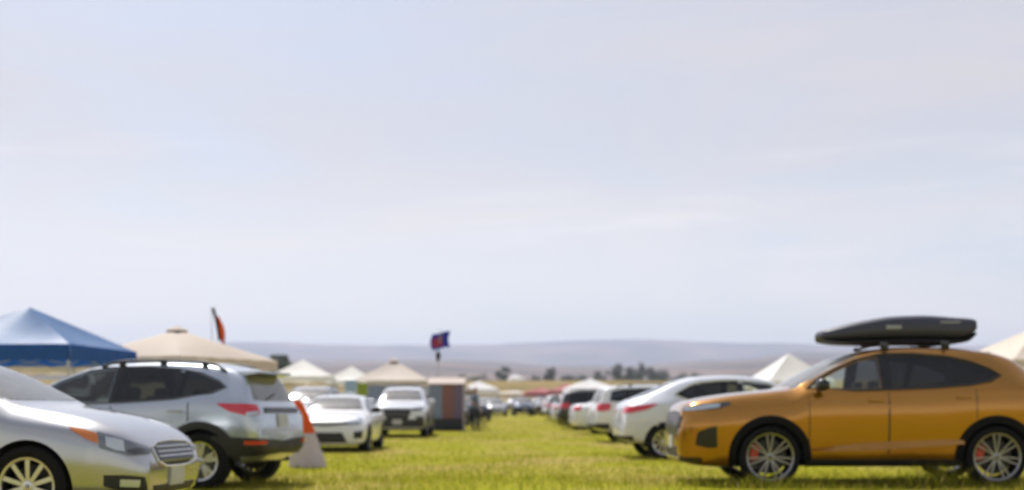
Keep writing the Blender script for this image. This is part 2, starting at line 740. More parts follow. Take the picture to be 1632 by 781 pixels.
        for ax in sp['axles']:
            for sg in (1, -1):
                w = link('wheel', disc_me, self.root, (ax, sg * (self.W - .135), r))
                if sg < 0:
                    w.rotation_euler = (0, 0, PI)
                link('tyre', tyre_me, w)
                ri = link('rim', rim_me, w)
                if caliper:
                    cm = MB()
                    vs = []
                    fs = []
                    nseg = 8
                    for i in range(nseg + 1):
                        a = R(-28 + 56 * i / nseg) + (PI if sg < 0 else 0) + .25
                        for rad, yy in ((rr * .48, .05), (rr * .82, .05), (rr * .82, -.05), (rr * .48, -.05)):
                            vs.append((rad * math.cos(a), yy - .02, rad * math.sin(a)))
                    for i in range(nseg):
                        for k in range(4):
                            fs.append((i * 4 + k, i * 4 + (k + 1) % 4, (i + 1) * 4 + (k + 1) % 4, (i + 1) * 4 + k))
                    fs.append((0, 1, 2, 3))
                    fs.append(tuple(nseg * 4 + k for k in (3, 2, 1, 0)))
                    cm.add(vs, fs)
                    cm.build('caliper', M[caliper], w)

    def arches(self, mat='plastic', ow=.075):
        sp = self.sp
        r, ar = sp['r'], sp['arch']
        for ax in sp['axles']:
            for sg in (1, -1):
                lo, hi = [], []
                a0 = math.asin(max(-1, min(1, (self.bot(ax) + .03 - r) / (ar + .02))))
                for k in range(25):
                    a = a0 + (PI - 2 * a0) * k / 24
                    hi.append((ax + (ar + ow) * math.cos(a), r + (ar + ow) * math.sin(a)))
                    lo.append((ax + (ar - .004) * math.cos(a), r + (ar - .004) * math.sin(a)))
                self.part('arch_trim', M[mat], 'side', sg, hi, lo, off=.016, thick=.05, n=25, rows=3)

    def sills(self, h=.13, mat='plastic'):
        sp = self.sp
        xa, xb = sp['axles'][1] + sp['arch'] + .03, sp['axles'][0] - sp['arch'] - .03
        for sg in (1, -1):
            zb = self.bot(0)
            self.part('sill_trim', M[mat], 'side', sg, [(xa, zb + h), (xb, zb + h)], [(xa, zb + .015), (xb, zb + .015)], off=.014, thick=.05, n=20, rows=4)

    def doors(self, xs, handle='body', z0=None):
        """xs: list of (x_front, x_rear) per side"""
        sp = self.sp
        for sg in (1, -1):
            for i, (xa, xb) in enumerate(xs):
                zb = (z0 or self.bot(0) + .15)
                rear = i == len(xs) - 1 and len(xs) > 1
                ax = sp['axles'][1]
                top, bot = [], []
                nn = 16
                for k in range(nn):
                    x = xa + (xb - xa) * k / (nn - 1)
                    zz = zb
                    d = abs(x - ax)
                    rr_ = sp['arch'] + .11
                    if d < rr_:
                        zz = max(zb, sp['r'] + math.sqrt(rr_ * rr_ - d * d))
                    top.append((x, self.sh(x) - .035))
                    bot.append((x, min(zz, self.sh(x) - .1)))
                mb = MB()
                self.patch(mb, 'side', sg, top, bot, off=.005, thick=.012, n=24, rows=12)
                d = mb.build('door', self.paint, self.root)
                for (xx, zz0, zz1) in ((xa, bot[0][1], top[0][1]), (xb, bot[-1][1], top[-1][1])):
                    self.part('door_gap', M['gloss'], 'side', sg, [(xx - .006, zz1), (xx + .006, zz1)], [(xx - .006, zz0), (xx + .006, zz0)], parent=d, off=.006, thick=.008, n=2, rows=8)
                hx = xb + .16
                hz = self.sh(hx) - .12
                hy = self.yat(hx, hz, sg)
                mb = MB()
                mb.rbox((hx, hy + sg * .028, hz), (.19, .022, .03), .01)
                mb.box((hx - .08, hy + sg * .01, hz), (.02, .04, .022))
                mb.box((hx + .08, hy + sg * .01, hz), (.02, .04, .022))
                mb.build('handle', self.paint if handle == 'body' else M[handle], d)

    def mirrors(self, x, z, mat=None):
        for sg in (1, -1):
            y = self.yat(x, z, sg)
            mb = MB()
            mb.rbox((x + .0, y + sg * .15, z + .05), (.13, .22, .155), .075, 0, Matrix.Rotation(sg * .15, 4, 'Z'), 6)
            o = mb.build('mirror', mat or self.paint, self.root)
            mb = MB()
            mb.tube([(x + .02, y - sg * .03, z - .02), (x + .01, y + sg * .1, z)], .022, 8)
            mb.build('arm', M['plastic'], o)
            mb = MB()
            mb.rbox((x - .066, y + sg * .155, z + .05), (.006, .17, .105), .003, 0, Matrix.Rotation(sg * .15, 4, 'Z'), 2)
            mb.build('mirror_glass', M['chrome'], o)

    def rails(self, xa, xb, y, mat='plastic', lift=.05, feet=3):
        for sg in (1, -1):
            mb = MB()
            pts = []
            for k in range(13):
                x = xa + (xb - xa) * k / 12
                e = min(1, min(k, 12 - k) / 1.3)
                pts.append((x, sg * y, self.zat(x, sg * y) + .008 + lift * e))
            mb.tube(pts, .017, 8)
            for k in range(feet):
                x = xa + (xb - xa) * (k + .5) / feet
                z = self.zat(x, sg * y)
                mb.rbox((x, sg * y, z + lift * .45), (.09, .03, lift * 1.0), .012)
            mb.build('roof_rail', M[mat], self.root)

    def seats(self):
        sp = self.sp
        x = sp['seatx']
        for sg in (1, -1):
            mb = MB()
            mb.rbox((x, sg * .36, .60), (.50, .48, .16), .06)
            mb.rbox((x - .28, sg * .36, .86), (.13, .46, .62), .06, 0, Matrix.Rotation(-.25, 4, 'Y'))
            mb.rbox((x - .40, sg * .36, sp['headz']), (.10, .26, .17), .045, 0, Matrix.Rotation(-.2, 4, 'Y'))
            mb.build('front_seat', M['seat'], self.root)
        mb = MB()
        xr = x - 1.0
        mb.rbox((xr + .1, 0, .60), (.48, 1.22, .16), .06)
        mb.rbox((xr - .2, 0, .85), (.13, 1.22, .56), .06, 0, Matrix.Rotation(-.3, 4, 'Y'))
        for y in (-.4, .4):
            mb.rbox((xr - .32, y, sp['headz'] - .03), (.09, .24, .14), .04)
        mb.build('rear_seat', M['seat'], self.root)
        mb = MB()
        cb = sp['cabin'][1]
        mb.rbox((x + .72, 0, .86), (.36, 1.3, .2), .06)
        mb.build('dashboard', M['inner'], self.root)
        mb = MB()
        c = Vector((x + .44, .36, .93))
        rot = Matrix.Translation(c) @ Matrix.Rotation(R(-65), 4, 'Y')
        pts = [rot @ Vector((.18 * math.cos(2 * PI * k / 20), .18 * math.sin(2 * PI * k / 20), 0)) for k in range(21)]
        mb.tube(pts, .016, 6)
        mb.tube([rot @ Vector((-.17, 0, 0)), rot @ Vector((.17, 0, 0))], .015, 6)
        mb.tube([c, c + Vector((.25, 0, -.1))], .03, 6)
        mb.build('steering_wheel', M['inner'], self.root)

    def plate(self, mode, z, w=.31, h=.16):
        return self.part('number_plate', M['plate'], mode, 1, [(-w / 2, z + h / 2), (w / 2, z + h / 2)], [(-w / 2, z - h / 2), (w / 2, z - h / 2)], off=.02, thick=.03, n=6, rows=3)


def mkplan(nose, tail, W, nf=.70, tf=.80):
    return [(nose, nf * W), (nose - .025, (nf + .055) * W), (nose - .08, (nf + .125) * W), (nose - .2, (nf + .2) * W if nf + .2 < .93 else .92 * W), (nose - .42, .95 * W), (nose - .8, .985 * W),
            (0, W), (tail + .8, .985 * W), (tail + .42, .955 * W), (tail + .17, .915 * W), (tail + .06, .87 * W), (tail + .015, .83 * W), (tail, tf * W)]


# ---------------- large SUV (gold)
SP_SUV = dict(
    nose=2.55, tail=-2.46, r=.385, rim=.295, arch=.435, axles=(1.44, -1.41), cabin=(-1.98, 1.02), tuck=.07, flank=(.72, .022, .042, .075),
    crown=[(-9, .06), (-.3, .06), (.25, .085), (.7, .12), (1.05, .10), (1.35, .06), (9, .06)],
    top=[(2.55, .80), (2.535, .93), (2.50, 1.02), (2.42, 1.08), (2.2, 1.135), (1.8, 1.195), (1.4, 1.235), (1.16, 1.265), (.95, 1.385), (.55, 1.60), (.25, 1.715), (0, 1.765), (-.42, 1.80),
         (-.9, 1.792), (-1.35, 1.755), (-1.7, 1.668), (-1.95, 1.51), (-2.12, 1.36), (-2.28, 1.18), (-2.39, 1.05), (-2.455, .9), (-2.46, .7)],
    bot=[(2.55, .42), (2.53, .34), (2.4, .27), (2.0, .24), (1.0, .25), (-1.0, .25), (-1.9, .28), (-2.35, .36), (-2.46, .45)],
    plan=mkplan(2.55, -2.46, .985, .66),
    edge=[(2.55, .6), (2.4, .74), (1.9, .80), (1.2, .80), (.9, .76), (.3, .68), (-.3, .665), (-1.4, .66), (-2.0, .63), (-2.46, .70)],
    sh=[(2.55, .9), (2.3, 1.03), (1.8, 1.11), (1.16, 1.175), (.6, 1.20), (-.5, 1.225), (-1.5, 1.28), (-2.2, 1.27), (-2.46, 1.1)],
    side=[([(.91, 1.262), (.80, 1.325), (.57, 1.46), (.31, 1.585), (.015, 1.66)], [(.91, 1.252), (.37, 1.235), (.015, 1.243)], 'glass'),
          ([(-.105, 1.672), (-.43, 1.672), (-.83, 1.64)], [(-.105, 1.247), (-.53, 1.262), (-.83, 1.28)], 'tint'),
          ([(-.88, 1.632), (-1.12, 1.575), (-1.34, 1.49), (-1.47, 1.41)], [(-.88, 1.285), (-1.15, 1.305), (-1.34, 1.345), (-1.47, 1.405)], 'tint')],
    pillars=[([(.022, 1.662), (-.11, 1.672)], [(.022, 1.245), (-.11, 1.25)]), ([(-.825, 1.64), (-.885, 1.63)], [(-.825, 1.283), (-.885, 1.288)])],
    dlo=[(.95, 1.245), (.37, 1.222), (-.13, 1.235), (-.63, 1.255), (-1.1, 1.29), (-1.37, 1.34), (-1.50, 1.408), (-1.37, 1.495), (-1.14, 1.588), (-.86, 1.65), (-.43, 1.688), (-.05, 1.686), (.03, 1.675), (.32, 1.602), (.60, 1.475), (.83, 1.338), (.95, 1.245)],
    dlomat='gloss',
    ws=([(-.64, 1.685), (-.3, 1.715), (.3, 1.715), (.64, 1.685)], [(-.75, 1.235), (-.35, 1.295), (.35, 1.295), (.75, 1.235)]),
    rw=([(-.5, 1.56), (.5, 1.56)], [(-.6, 1.26), (.6, 1.26)]),
    dlor=.017, seatx=.38, headz=1.27)


def gold_suv():
    t = thing('parked_car', 'golden mustard SUV with a black roof box, side on, nose towards the grass lane', 'car')
    c = Car(SP_SUV, t, M['gold'])
    c.windows()
    c.wheels('pair', 'alloygrey', 'caliper')
    c.arches('archblack', .085)
    c.sills(.10)
    c.doors([(.95, -.045), (-.055, -1.15)], z0=.42)
    c.mirrors(.81, 1.235, M['gloss'])
    c.seats()
    for sg in (1, -1):
        # slim headlamp
        h = c.part('headlight', M['lampdark'], 'pf', sg, [(36, 1.01), (46, 1.04), (60, 1.06), (69, 1.08)], [(36, .955), (46, .965), (60, .985), (69, 1.035)], off=.008, n=16, rows=5)
        c.part('lamp_unit', M['lamp'], 'pf', sg, [(38, 1.005), (50, 1.04), (62, 1.052)], [(38, .962), (50, .975), (62, 1.005)], parent=h, off=.014, n=8, rows=4)
        c.part('side_intake', M['gloss'], 'pf', sg, [(49, .69), (56, .75), (61.5, .77)], [(47, .53), (55, .49), (61.5, .50)], off=.008, n=10, rows=6)
        c.part('tail_light', M['tail'], 'pr', sg, [(20, 1.10), (52, 1.13)], [(20, 1.02), (52, 1.0)], off=.01, n=12, rows=4)
        # lower door crease
        c.part('door_moulding', M['gold'], 'side', sg, [(.95, .485), (.2, .565), (-.98, .605)], [(.95, .46), (.2, .47), (-.98, .55)], off=.008, off2=.075, thick=.09, n=24, rows=4)
    g = c.part('grille', M['gloss'], 'pf', 1, [(-36, .88), (-31, .95), (0, .965), (31, .95), (36, .88)], [(-34, .75), (-26, .66), (0, .62), (26, .66), (34, .75)], off=.01, n=20, rows=8)
    mb = MB()
    for k in range(6):
        z = .67 + k * .045
        c.patch(mb, 'pf', 1, [(-30, z + .008), (30, z + .008)], [(-30, z - .004), (30, z - .004)], off=.016, n=14, rows=2)
    mb.build('grille_bar', M['alloydark'], g)
    c.part('lower_intake', M['plastic'], 'pf', 1, [(-26, .50), (26, .50)], [(-24, .38), (24, .38)], off=.008, n=16, rows=4)
    c.part('bumper_lip', M['gloss'], 'pf', 1, [(-50, .36), (0, .36), (50, .36)], [(-50, .31), (0, .325), (50, .31)], off=.03, thick=.06, n=24, rows=3)
    c.part('chin_trim', M['chrome'], 'pf', 1, [(-34, .375), (34, .375)], [(-34, .355), (34, .355)], off=.034, n=18, rows=2)
    c.plate('front', .56)
    c.plate('rear', .75)
    mb = MB()
    for x in (-.10, -.88):
        pts = [(x, -.70, 1.80), (x, -.5, 1.84), (x, .5, 1.84), (x, .70, 1.80)]
        mb.tube([(x, -.72, c.zat(x, -.6) + .06), (x, 0, 1.825), (x, .72, c.zat(x, .6) + .06)], .016, 8)
        for sg in (1, -1):
            z = c.zat(x, sg * .6)
            mb.rbox((x, sg * .6, z + .045), (.10, .06, .10), .015)
    mb.build('roof_rack', M['plastic'], t)
    mb = MB()
    mb.rbox((-1.62, 0, c.zat(-1.62, 0) + .03), (.16, .03, .055), .013)
    mb.build('aerial_fin', M['gloss'], t)
    return t


# ---------------- silver sedan
SP_SED = dict(
    nose=2.30, tail=-2.42, r=.338, rim=.238, arch=.385, axles=(1.375, -1.375), cabin=(-1.75, 1.08), tuck=.05,
    top=[(2.30, .55), (2.285, .60), (2.25, .665), (2.17, .745), (2.04, .83), (1.82, .912), (1.56, .968), (1.32, 1.005), (1.20, 1.03), (1.0, 1.13), (.62, 1.32), (.3, 1.43), (.0, 1.47), (-.5, 1.485),
         (-.9, 1.46), (-1.25, 1.375), (-1.6, 1.22), (-1.82, 1.13), (-2.1, 1.105), (-2.3, 1.07), (-2.38, .98), (-2.415, .85), (-2.42, .65)],
    bot=[(2.30, .36), (2.27, .26), (2.14, .215), (1.8, .20), (1.0, .21), (-1.0, .21), (-1.8, .24), (-2.3, .30), (-2.42, .40)],
    plan=mkplan(2.30, -2.42, .915, .62),
    edge=[(2.30, .5), (2.1, .68), (1.8, .73), (1.25, .745), (.95, .70), (.45, .60), (-.3, .575), (-.9, .57), (-1.4, .62), (-1.8, .72), (-2.42, .66)],
    sh=[(2.30, .58), (2.0, .77), (1.6, .87), (1.15, .93), (.4, .95), (-.6, .965), (-1.5, 1.0), (-2.2, .985), (-2.42, .9)],
    side=[([(.89, 1.02), (.56, 1.2), (.2, 1.345), (-.15, 1.385)], [(.89, 1.0), (.2, .985), (-.15, .99)], 'glass'),
          ([(-.22, 1.385), (-.55, 1.378), (-.82, 1.345)], [(-.22, .992), (-.6, 1.0), (-.82, 1.01)], 'glass'),
          ([(-.86, 1.335), (-1.1, 1.255), (-1.36, 1.10)], [(-.86, 1.015), (-1.1, 1.03), (-1.36, 1.07)], 'tint')],
    pillars=[([(-.145, 1.36), (-.225, 1.368)], [(-.145, .992), (-.225, .994)]), ([(-.815, 1.34), (-.865, 1.33)], [(-.815, 1.014), (-.865, 1.018)])],
    dlo=[(.93, 1.005), (.2, .975), (-.6, .99), (-1.1, 1.02), (-1.42, 1.065), (-1.1, 1.275), (-.85, 1.35), (-.5, 1.39), (-.1, 1.395), (.21, 1.36), (.58, 1.21), (.93, 1.005)],
    ws=([(-.53, 1.40), (-.25, 1.415), (.25, 1.415), (.53, 1.40)], [(-.68, 1.06), (-.3, 1.055), (.3, 1.055), (.68, 1.06)]),
    rw=([(-.48, 1.375), (.48, 1.375)], [(-.6, 1.17), (.6, 1.17)]), rwg='glass',
    seatx=.18, headz=1.10)


def silver_sedan():
    t = thing('parked_car', 'silver sedan nearest the camera, nose and chrome grille pointing into the lane', 'car')
    c = Car(SP_SED, t, M['silver'])
    c.windows()
    c.wheels('ten')
    c.doors([(.92, -.18), (-.19, -1.12)])
    c.mirrors(.66, 1.0)
    c.seats()
    for sg in (1, -1):
        h = c.part('headlight', M['lampmid'], 'pf', sg, [(28, .655), (40, .715), (52, .785), (53, .79)], [(28, .60), (40, .585), (52, .65), (53, .66)], off=.008, n=18, rows=6)
        c.part('lamp_housing', M['lampdark'], 'pf', sg, [(29, .638), (34, .652), (41, .64)], [(29, .608), (34, .597), (41, .605)], parent=h, off=.012, n=10, rows=4)
        c.part('lamp_unit', M['lamp'], 'pf', sg, [(42, .715), (46, .735), (50, .75)], [(42, .625), (46, .635), (50, .67)], parent=h, off=.016, n=8, rows=5)
        c.part('indicator', M['amber'], 'pf', sg, [(53.3, .775), (59, .808), (66, .828)], [(53.3, .69), (59, .735), (66, .815)], parent=h, off=.0115, n=10, rows=4)
        q = c.part('fog_recess', M['plastic'], 'pf', sg, [(34, .415), (42, .44), (51, .44)], [(31, .28), (40, .275), (51, .34)], off=.008, n=12, rows=6)
        c.part('fog_trim', M['silver'], 'pf', sg, [(34, .43), (42, .455), (53, .455)], [(34, .41), (42, .43), (53, .435)], parent=q, off=.016, n=12, rows=3)
        c.part('fog_lamp', M['lamp'], 'pf', sg, [(36, .385), (44, .395)], [(36, .325), (44, .335)], parent=q, off=.014, n=6, rows=4)
        c.part('tail_light', M['tail'], 'pr', sg, [(22, 1.0), (50, 1.02)], [(22, .86), (50, .85)], off=.01, n=12, rows=4)
    g = c.part('grille', M['gloss'], 'pf', 1, [(-25, .645), (-18, .68), (0, .69), (18, .68), (25, .645)], [(-22, .545), (-14, .495), (0, .49), (14, .495), (22, .545)], off=.012, n=18, rows=6)
    mb = MB()
    for k in range(4):
        z = .53 + k * .04
        c.patch(mb, 'pf', 1, [(-22, z + .004), (22, z + .004)], [(-22, z - .003), (22, z - .003)], off=.02, n=14, rows=2)
    mb.build('grille_bar', M['chrome'], g)
    fr = [(-26, .65), (-18.5, .69), (0, .70), (18.5, .69), (26, .65)]
    lo = [(25, .54), (15, .485), (0, .48), (-15, .485), (-25, .54), (-26, .65)]
    pts = []
    for a, z in resample(fr + lo, 40):
        o, d = c.ray('pf', 1, a, z)
        hh = c.bvh.ray_cast(o, d)[0]
        pts.append(hh - d * .018)
    mb = MB()
    mb.tube(pts, .008, 6)
    mb.build('grille_frame', M['chrome'], g)
    c.part('lower_intake', M['plastic'], 'pf', 1, [(-26, .325), (26, .325)], [(-24, .255), (24, .255)], off=.01, n=16, rows=4)
    c.plate('front', .395, .31, .16)
    c.plate('rear', .8)
    return t


# ---------------- compact crossover, blue-silver
SP_CRO = dict(
    nose=2.27, tail=-2.05, r=.352, rim=.232, arch=.40, axles=(1.333, -1.333), cabin=(-1.82, 1.10), tuck=.05,
    top=[(2.27, .74), (2.255, .84), (2.2, .91), (2.0, .98), (1.6, 1.05), (1.35, 1.09), (1.2, 1.125), (.98, 1.245), (.62, 1.42), (.3, 1.525), (-.05, 1.57), (-.6, 1.585),
         (-1.2, 1.565), (-1.55, 1.51), (-1.72, 1.455), (-1.80, 1.38), (-1.87, 1.25), (-1.95, 1.10), (-2.0, 1.03), (-2.035, .95), (-2.05, .72)],
    bot=[(2.27, .42), (2.24, .33), (2.1, .28), (1.0, .27), (-1.0, .27), (-1.7, .30), (-1.95, .40), (-2.05, .48)],
    plan=mkplan(2.27, -2.05, .90, .66, .78),
    edge=[(2.27, .5), (2.1, .66), (1.7, .71), (1.25, .735), (.95, .70), (.42, .615), (-.2, .595), (-1.4, .585), (-1.72, .565), (-1.88, .62), (-2.05, .68)],
    sh=[(2.27, .8), (2.0, .92), (1.5, .985), (1.0, 1.02), (.3, 1.035), (-.6, 1.06), (-1.4, 1.10), (-1.8, 1.09), (-2.05, .95)],
    side=[([(1.04, 1.10), (.62, 1.32), (.24, 1.455), (-.12, 1.488)], [(1.04, 1.075), (.3, 1.06), (-.12, 1.068)], 'glass'),
          ([(-.20, 1.492), (-.55, 1.492), (-.98, 1.46)], [(-.20, 1.072), (-.6, 1.092), (-.98, 1.12)], 'tint'),
          ([(-1.03, 1.452), (-1.25, 1.41), (-1.5, 1.31), (-1.58, 1.26)], [(-1.03, 1.125), (-1.25, 1.15), (-1.45, 1.195), (-1.58, 1.255)], 'tint')],
    pillars=[([(-.115, 1.485), (-.205, 1.49)], [(-.115, 1.07), (-.205, 1.075)]), ([(-.975, 1.44), (-1.035, 1.43)], [(-.975, 1.123), (-1.035, 1.13)])],
    dlo=[(1.08, 1.08), (.3, 1.05), (-.3, 1.065), (-1., 1.11), (-1.46, 1.18), (-1.61, 1.255), (-1.5, 1.325), (-1.25, 1.425), (-.95, 1.475), (-.5, 1.505), (-.1, 1.50), (.26, 1.465), (.64, 1.33), (1.08, 1.08)],
    dlomat='gloss',
    ws=([(-.55, 1.495), (-.25, 1.515), (.25, 1.515), (.55, 1.495)], [(-.68, 1.16), (-.3, 1.155), (.3, 1.155), (.68, 1.16)]),
    rw=([(-.50, 1.42), (-.3, 1.43), (.3, 1.43), (.50, 1.42)], [(-.62, 1.09), (-.3, 1.085), (.3, 1.085), (.62, 1.09)]), rwg='shield',
    seatx=.22, headz=1.18)


def crossover(label, paintm, rails=True, wheel='two'):
    t = thing('parked_car', label, 'car')
    c = Car(SP_CRO, t, paintm)
    c.windows()
    c.wheels(wheel)
    c.arches('plastic', .085)
    c.sills(.14)
    c.doors([(.95, -.16), (-.17, -1.18)], z0=.44)
    c.mirrors(.90, 1.08)
    c.seats()
    if rails:
        c.rails(-1.55, .12, .575, 'plastic', .055, 3)
    for sg in (1, -1):
        c.part('headlight', M['lamp'], 'pf', sg, [(24, .86), (40, .91), (60, .955)], [(24, .79), (40, .79), (60, .89)], off=.008, n=14, rows=5)
        c.part('fog_recess', M['plastic'], 'pf', sg, [(27, .62), (46, .64)], [(27, .46), (46, .48)], off=.008, n=10, rows=5)
        tl = c.part('tail_light', M['tail'], 'pr', sg, [(36, 1.035), (45, 1.045), (54, 1.05), (62, 1.055)], [(36, .92), (45, .905), (54, .95), (62, 1.04)], off=.012, n=16, rows=5)
        c.part('reverse_lens', M['lamp'], 'pr', sg, [(37, .955), (45, .945)], [(37, .925), (45, .90)], parent=tl, off=.018, n=8, rows=3)
        c.part('reflector', M['tail'], 'pr', sg, [(30, .60), (46, .60)], [(30, .555), (46, .555)], off=.03, n=8, rows=3)
    g = c.part('grille', M['gloss'], 'pf', 1, [(-21, .86), (21, .86)], [(-18, .66), (18, .66)], off=.01, n=14, rows=5)
    c.part('grille_bar', M['chrome'], 'pf', 1, [(-20, .775), (20, .775)], [(-20, .75), (20, .75)], parent=g, off=.018, n=12, rows=2)
    c.part('lower_intake', M['plastic'], 'pf', 1, [(-36, .56), (36, .56)], [(-40, .36), (40, .36)], off=.012, n=18, rows=5)
    c.part('rear_bumper_trim', M['plastic'], 'pr', 1, [(-66, .66), (-40, .63), (0, .585), (40, .63), (66, .66)], [(-64, .40), (-40, .42), (0, .44), (40, .42), (64, .40)], off=.022, thick=.05, n=30, rows=6)
    c.part('tailgate_strip', M['gloss'], 'rear', 1, [(-.52, 1.0), (.52, 1.0)], [(-.52, .94), (.52, .94)], off=.018, n=14, rows=3)
    c.plate('rear', .84)
    c.plate('front', .56)
    mb = MB()
    vs, fs = [], []
    for k in range(13):
        y = -.52 + 1.04 * k / 12
        q = 1 - (y / .62) ** 2 * .18
        zz = c.zat(-1.67, y)
        vs += [(-1.61, y, zz + .006), (-1.94, y, 1.455 * (.985 + .015 * q)), (-1.94, y, 1.425), (-1.67, y, zz - .05)]
    for k in range(12):
        for j in range(4):
            fs.append((k * 4 + j, k * 4 + (j + 1) % 4, (k + 1) * 4 + (j + 1) % 4, (k + 1) * 4 + j))
    fs.append((3, 2, 1, 0))
    fs.append((48, 49, 50, 51))
    mb.add(vs, fs)
    mb.build('spoiler', paintm, t)
    mb = MB()
    mb.tube([(-1.93, 0, 1.17), (-1.97, .28, 1.12)], .012, 6)
    mb.build('rear_wiper', M['plastic'], t)
    return t


# ---------------- fastback crossover (right, white)
SP_FAS = dict(
    nose=2.45, tail=-2.50, r=.345, rim=.235, arch=.395, axles=(1.40, -1.72), cabin=(-2.05, 1.25), tuck=.05,
    top=[(2.45, .70), (2.435, .80), (2.38, .87), (2.2, .94), (1.8, 1.02), (1.6, 1.09), (1.40, 1.12), (1.17, 1.24), (.78, 1.45), (.48, 1.58), (.15, 1.655), (-.4, 1.68),
         (-.95, 1.655), (-1.35, 1.575), (-1.8, 1.40), (-2.15, 1.245), (-2.36, 1.165), (-2.43, 1.10), (-2.48, .95), (-2.5, .7)],
    bot=[(2.45, .38), (2.42, .28), (2.2, .24), (1.0, .235), (-1.0, .235), (-1.8, .27), (-2.35, .36), (-2.5, .44)],
    plan=mkplan(2.45, -2.50, .93, .66, .78),
    edge=[(2.45, .5), (2.2, .68), (1.8, .73), (1.4, .75), (1.1, .71), (.6, .63), (-.1, .605), (-1.2, .60), (-1.7, .62), (-2.1, .68), (-2.5, .68)],
    sh=[(2.45, .75), (2.1, .90), (1.6, .985), (1.05, 1.03), (.3, 1.06), (-.6, 1.09), (-1.5, 1.13), (-2.2, 1.07), (-2.5, .95)],
    side=[([(1.15, 1.12), (.76, 1.34), (.40, 1.50), (-.12, 1.555)], [(1.15, 1.095), (.3, 1.09), (-.12, 1.10)], 'glass'),
          ([(-.20, 1.56), (-.55, 1.555), (-.98, 1.515)], [(-.20, 1.105), (-.6, 1.12), (-.98, 1.14)], 'tint'),
          ([(-1.03, 1.505), (-1.2, 1.455), (-1.46, 1.32)], [(-1.03, 1.145), (-1.2, 1.165), (-1.46, 1.27)], 'tint')],
    pillars=[([(-.115, 1.51), (-.205, 1.52)], [(-.115, 1.10), (-.205, 1.107)]), ([(-.975, 1.495), (-1.035, 1.485)], [(-.975, 1.143), (-1.035, 1.15)])],
    dlo=[(1.19, 1.10), (.3, 1.08), (-.3, 1.095), (-1., 1.13), (-1.2, 1.15), (-1.50, 1.29), (-1.2, 1.455), (-1., 1.53), (-.5, 1.572), (-.1, 1.57), (.42, 1.515), (.78, 1.355), (1.19, 1.10)],
    ws=([(-.56, 1.565), (-.25, 1.585), (.25, 1.585), (.56, 1.565)], [(-.70, 1.16), (-.3, 1.155), (.3, 1.155), (.70, 1.16)]),
    rw=([(-.48, 1.55), (.48, 1.55)], [(-.60, 1.25), (.60, 1.25)]), rwg='glass',
    seatx=.22, headz=1.22)


def fastback(label, paintm):
    t = thing('parked_car', label, 'car')
    c = Car(SP_FAS, t, paintm)
    c.windows()
    c.wheels('ten')
    c.doors([(.95, -.16), (-.17, -1.15)])
    c.mirrors(1.02, 1.10)
    c.seats()
    for sg in (1, -1):
        c.part('headlight', M['lamp'], 'pf', sg, [(24, .82), (40, .88), (60, .95)], [(24, .74), (40, .75), (60, .87)], off=.008, n=14, rows=5)
        c.part('tail_light', M['tail'], 'pr', sg, [(24, 1.02), (44, 1.055), (60, 1.09), (70, 1.10)], [(24, .93), (44, .915), (60, .99), (70, 1.085)], off=.012, n=16, rows=5)
        mb = MB()
        mb.lathe([(-.1, .03), (.06, .042), (.06, .036), (-.1, .025)], 14, axis='Z')
        e = mb.build('exhaust_tip', M['chrome'], t)
        e.location = (-2.40, sg * .5, .33)
        e.rotation_euler = (0, -PI / 2, 0)
    c.part('grille', M['gloss'], 'pf', 1, [(-21, .82), (21, .82)], [(-18, .64), (18, .64)], off=.01, n=14, rows=5)
    c.part('lower_intake', M['plastic'], 'pf', 1, [(-30, .48), (30, .48)], [(-30, .34), (30, .34)], off=.012, n=18, rows=5)
    c.part('rear_bumper_trim', M['plastic'], 'pr', 1, [(-46, .47), (0, .48), (46, .47)], [(-46, .38), (0, .40), (46, .38)], off=.015, thick=.05, n=24, rows=4)
    c.part('chrome_strip', M['chrome'], 'rear', 1, [(-.42, 1.02), (.42, 1.02)], [(-.42, .985), (.42, .985)], off=.018, n=14, rows=3)
    c.plate('rear', .86)
    c.plate('front', .52)
    return t


# ---------------- white sedan seen from the front, angular
SP_CMP = dict(SP_SED)
SP_CMP.update(
    top=[(2.32, .62), (2.31, .72), (2.27, .78), (2.15, .83), (1.9, .885), (1.5, .95), (1.2, .99), (1.0, 1.02), (.8, 1.13), (.45, 1.305), (.2, 1.39), (-.1, 1.432), (-.5, 1.45),
         (-.9, 1.43), (-1.25, 1.345), (-1.6, 1.20), (-1.85, 1.12), (-2.1, 1.10), (-2.28, 1.07), (-2.36, .98), (-2.395, .85), (-2.4, .65)],
    nose=2.32, tail=-2.40, plan=mkplan(2.32, -2.40, .90, .72),
    bot=[(2.32, .30), (2.29, .22), (2.1, .19), (1.0, .19), (-1.0, .19), (-1.8, .22), (-2.3, .30), (-2.40, .40)],
    side=[([(.72, 1.01), (.40, 1.18), (.06, 1.315), (-.15, 1.34)], [(.72, .995), (.2, .985), (-.15, .99)], 'glass'),
          ([(-.22, 1.345), (-.55, 1.345), (-.82, 1.315)], [(-.22, .992), (-.6, 1.0), (-.82, 1.01)], 'tint'),
          ([(-.86, 1.305), (-1.1, 1.23), (-1.36, 1.09)], [(-.86, 1.015), (-1.1, 1.03), (-1.36, 1.07)], 'tint')],
    pillars=[([(-.145, 1.335), (-.225, 1.342)], [(-.145, .992), (-.225, .994)]), ([(-.815, 1.315), (-.865, 1.30)], [(-.815, 1.014), (-.865, 1.018)])],
    dlo=None,
    ws=([(-.53, 1.365), (-.25, 1.38), (.25, 1.38), (.53, 1.365)], [(-.68, 1.05), (-.3, 1.045), (.3, 1.045), (.68, 1.05)]),
    rw=([(-.48, 1.345), (.48, 1.345)], [(-.6, 1.16), (.6, 1.16)]), seatx=.15, headz=1.08)


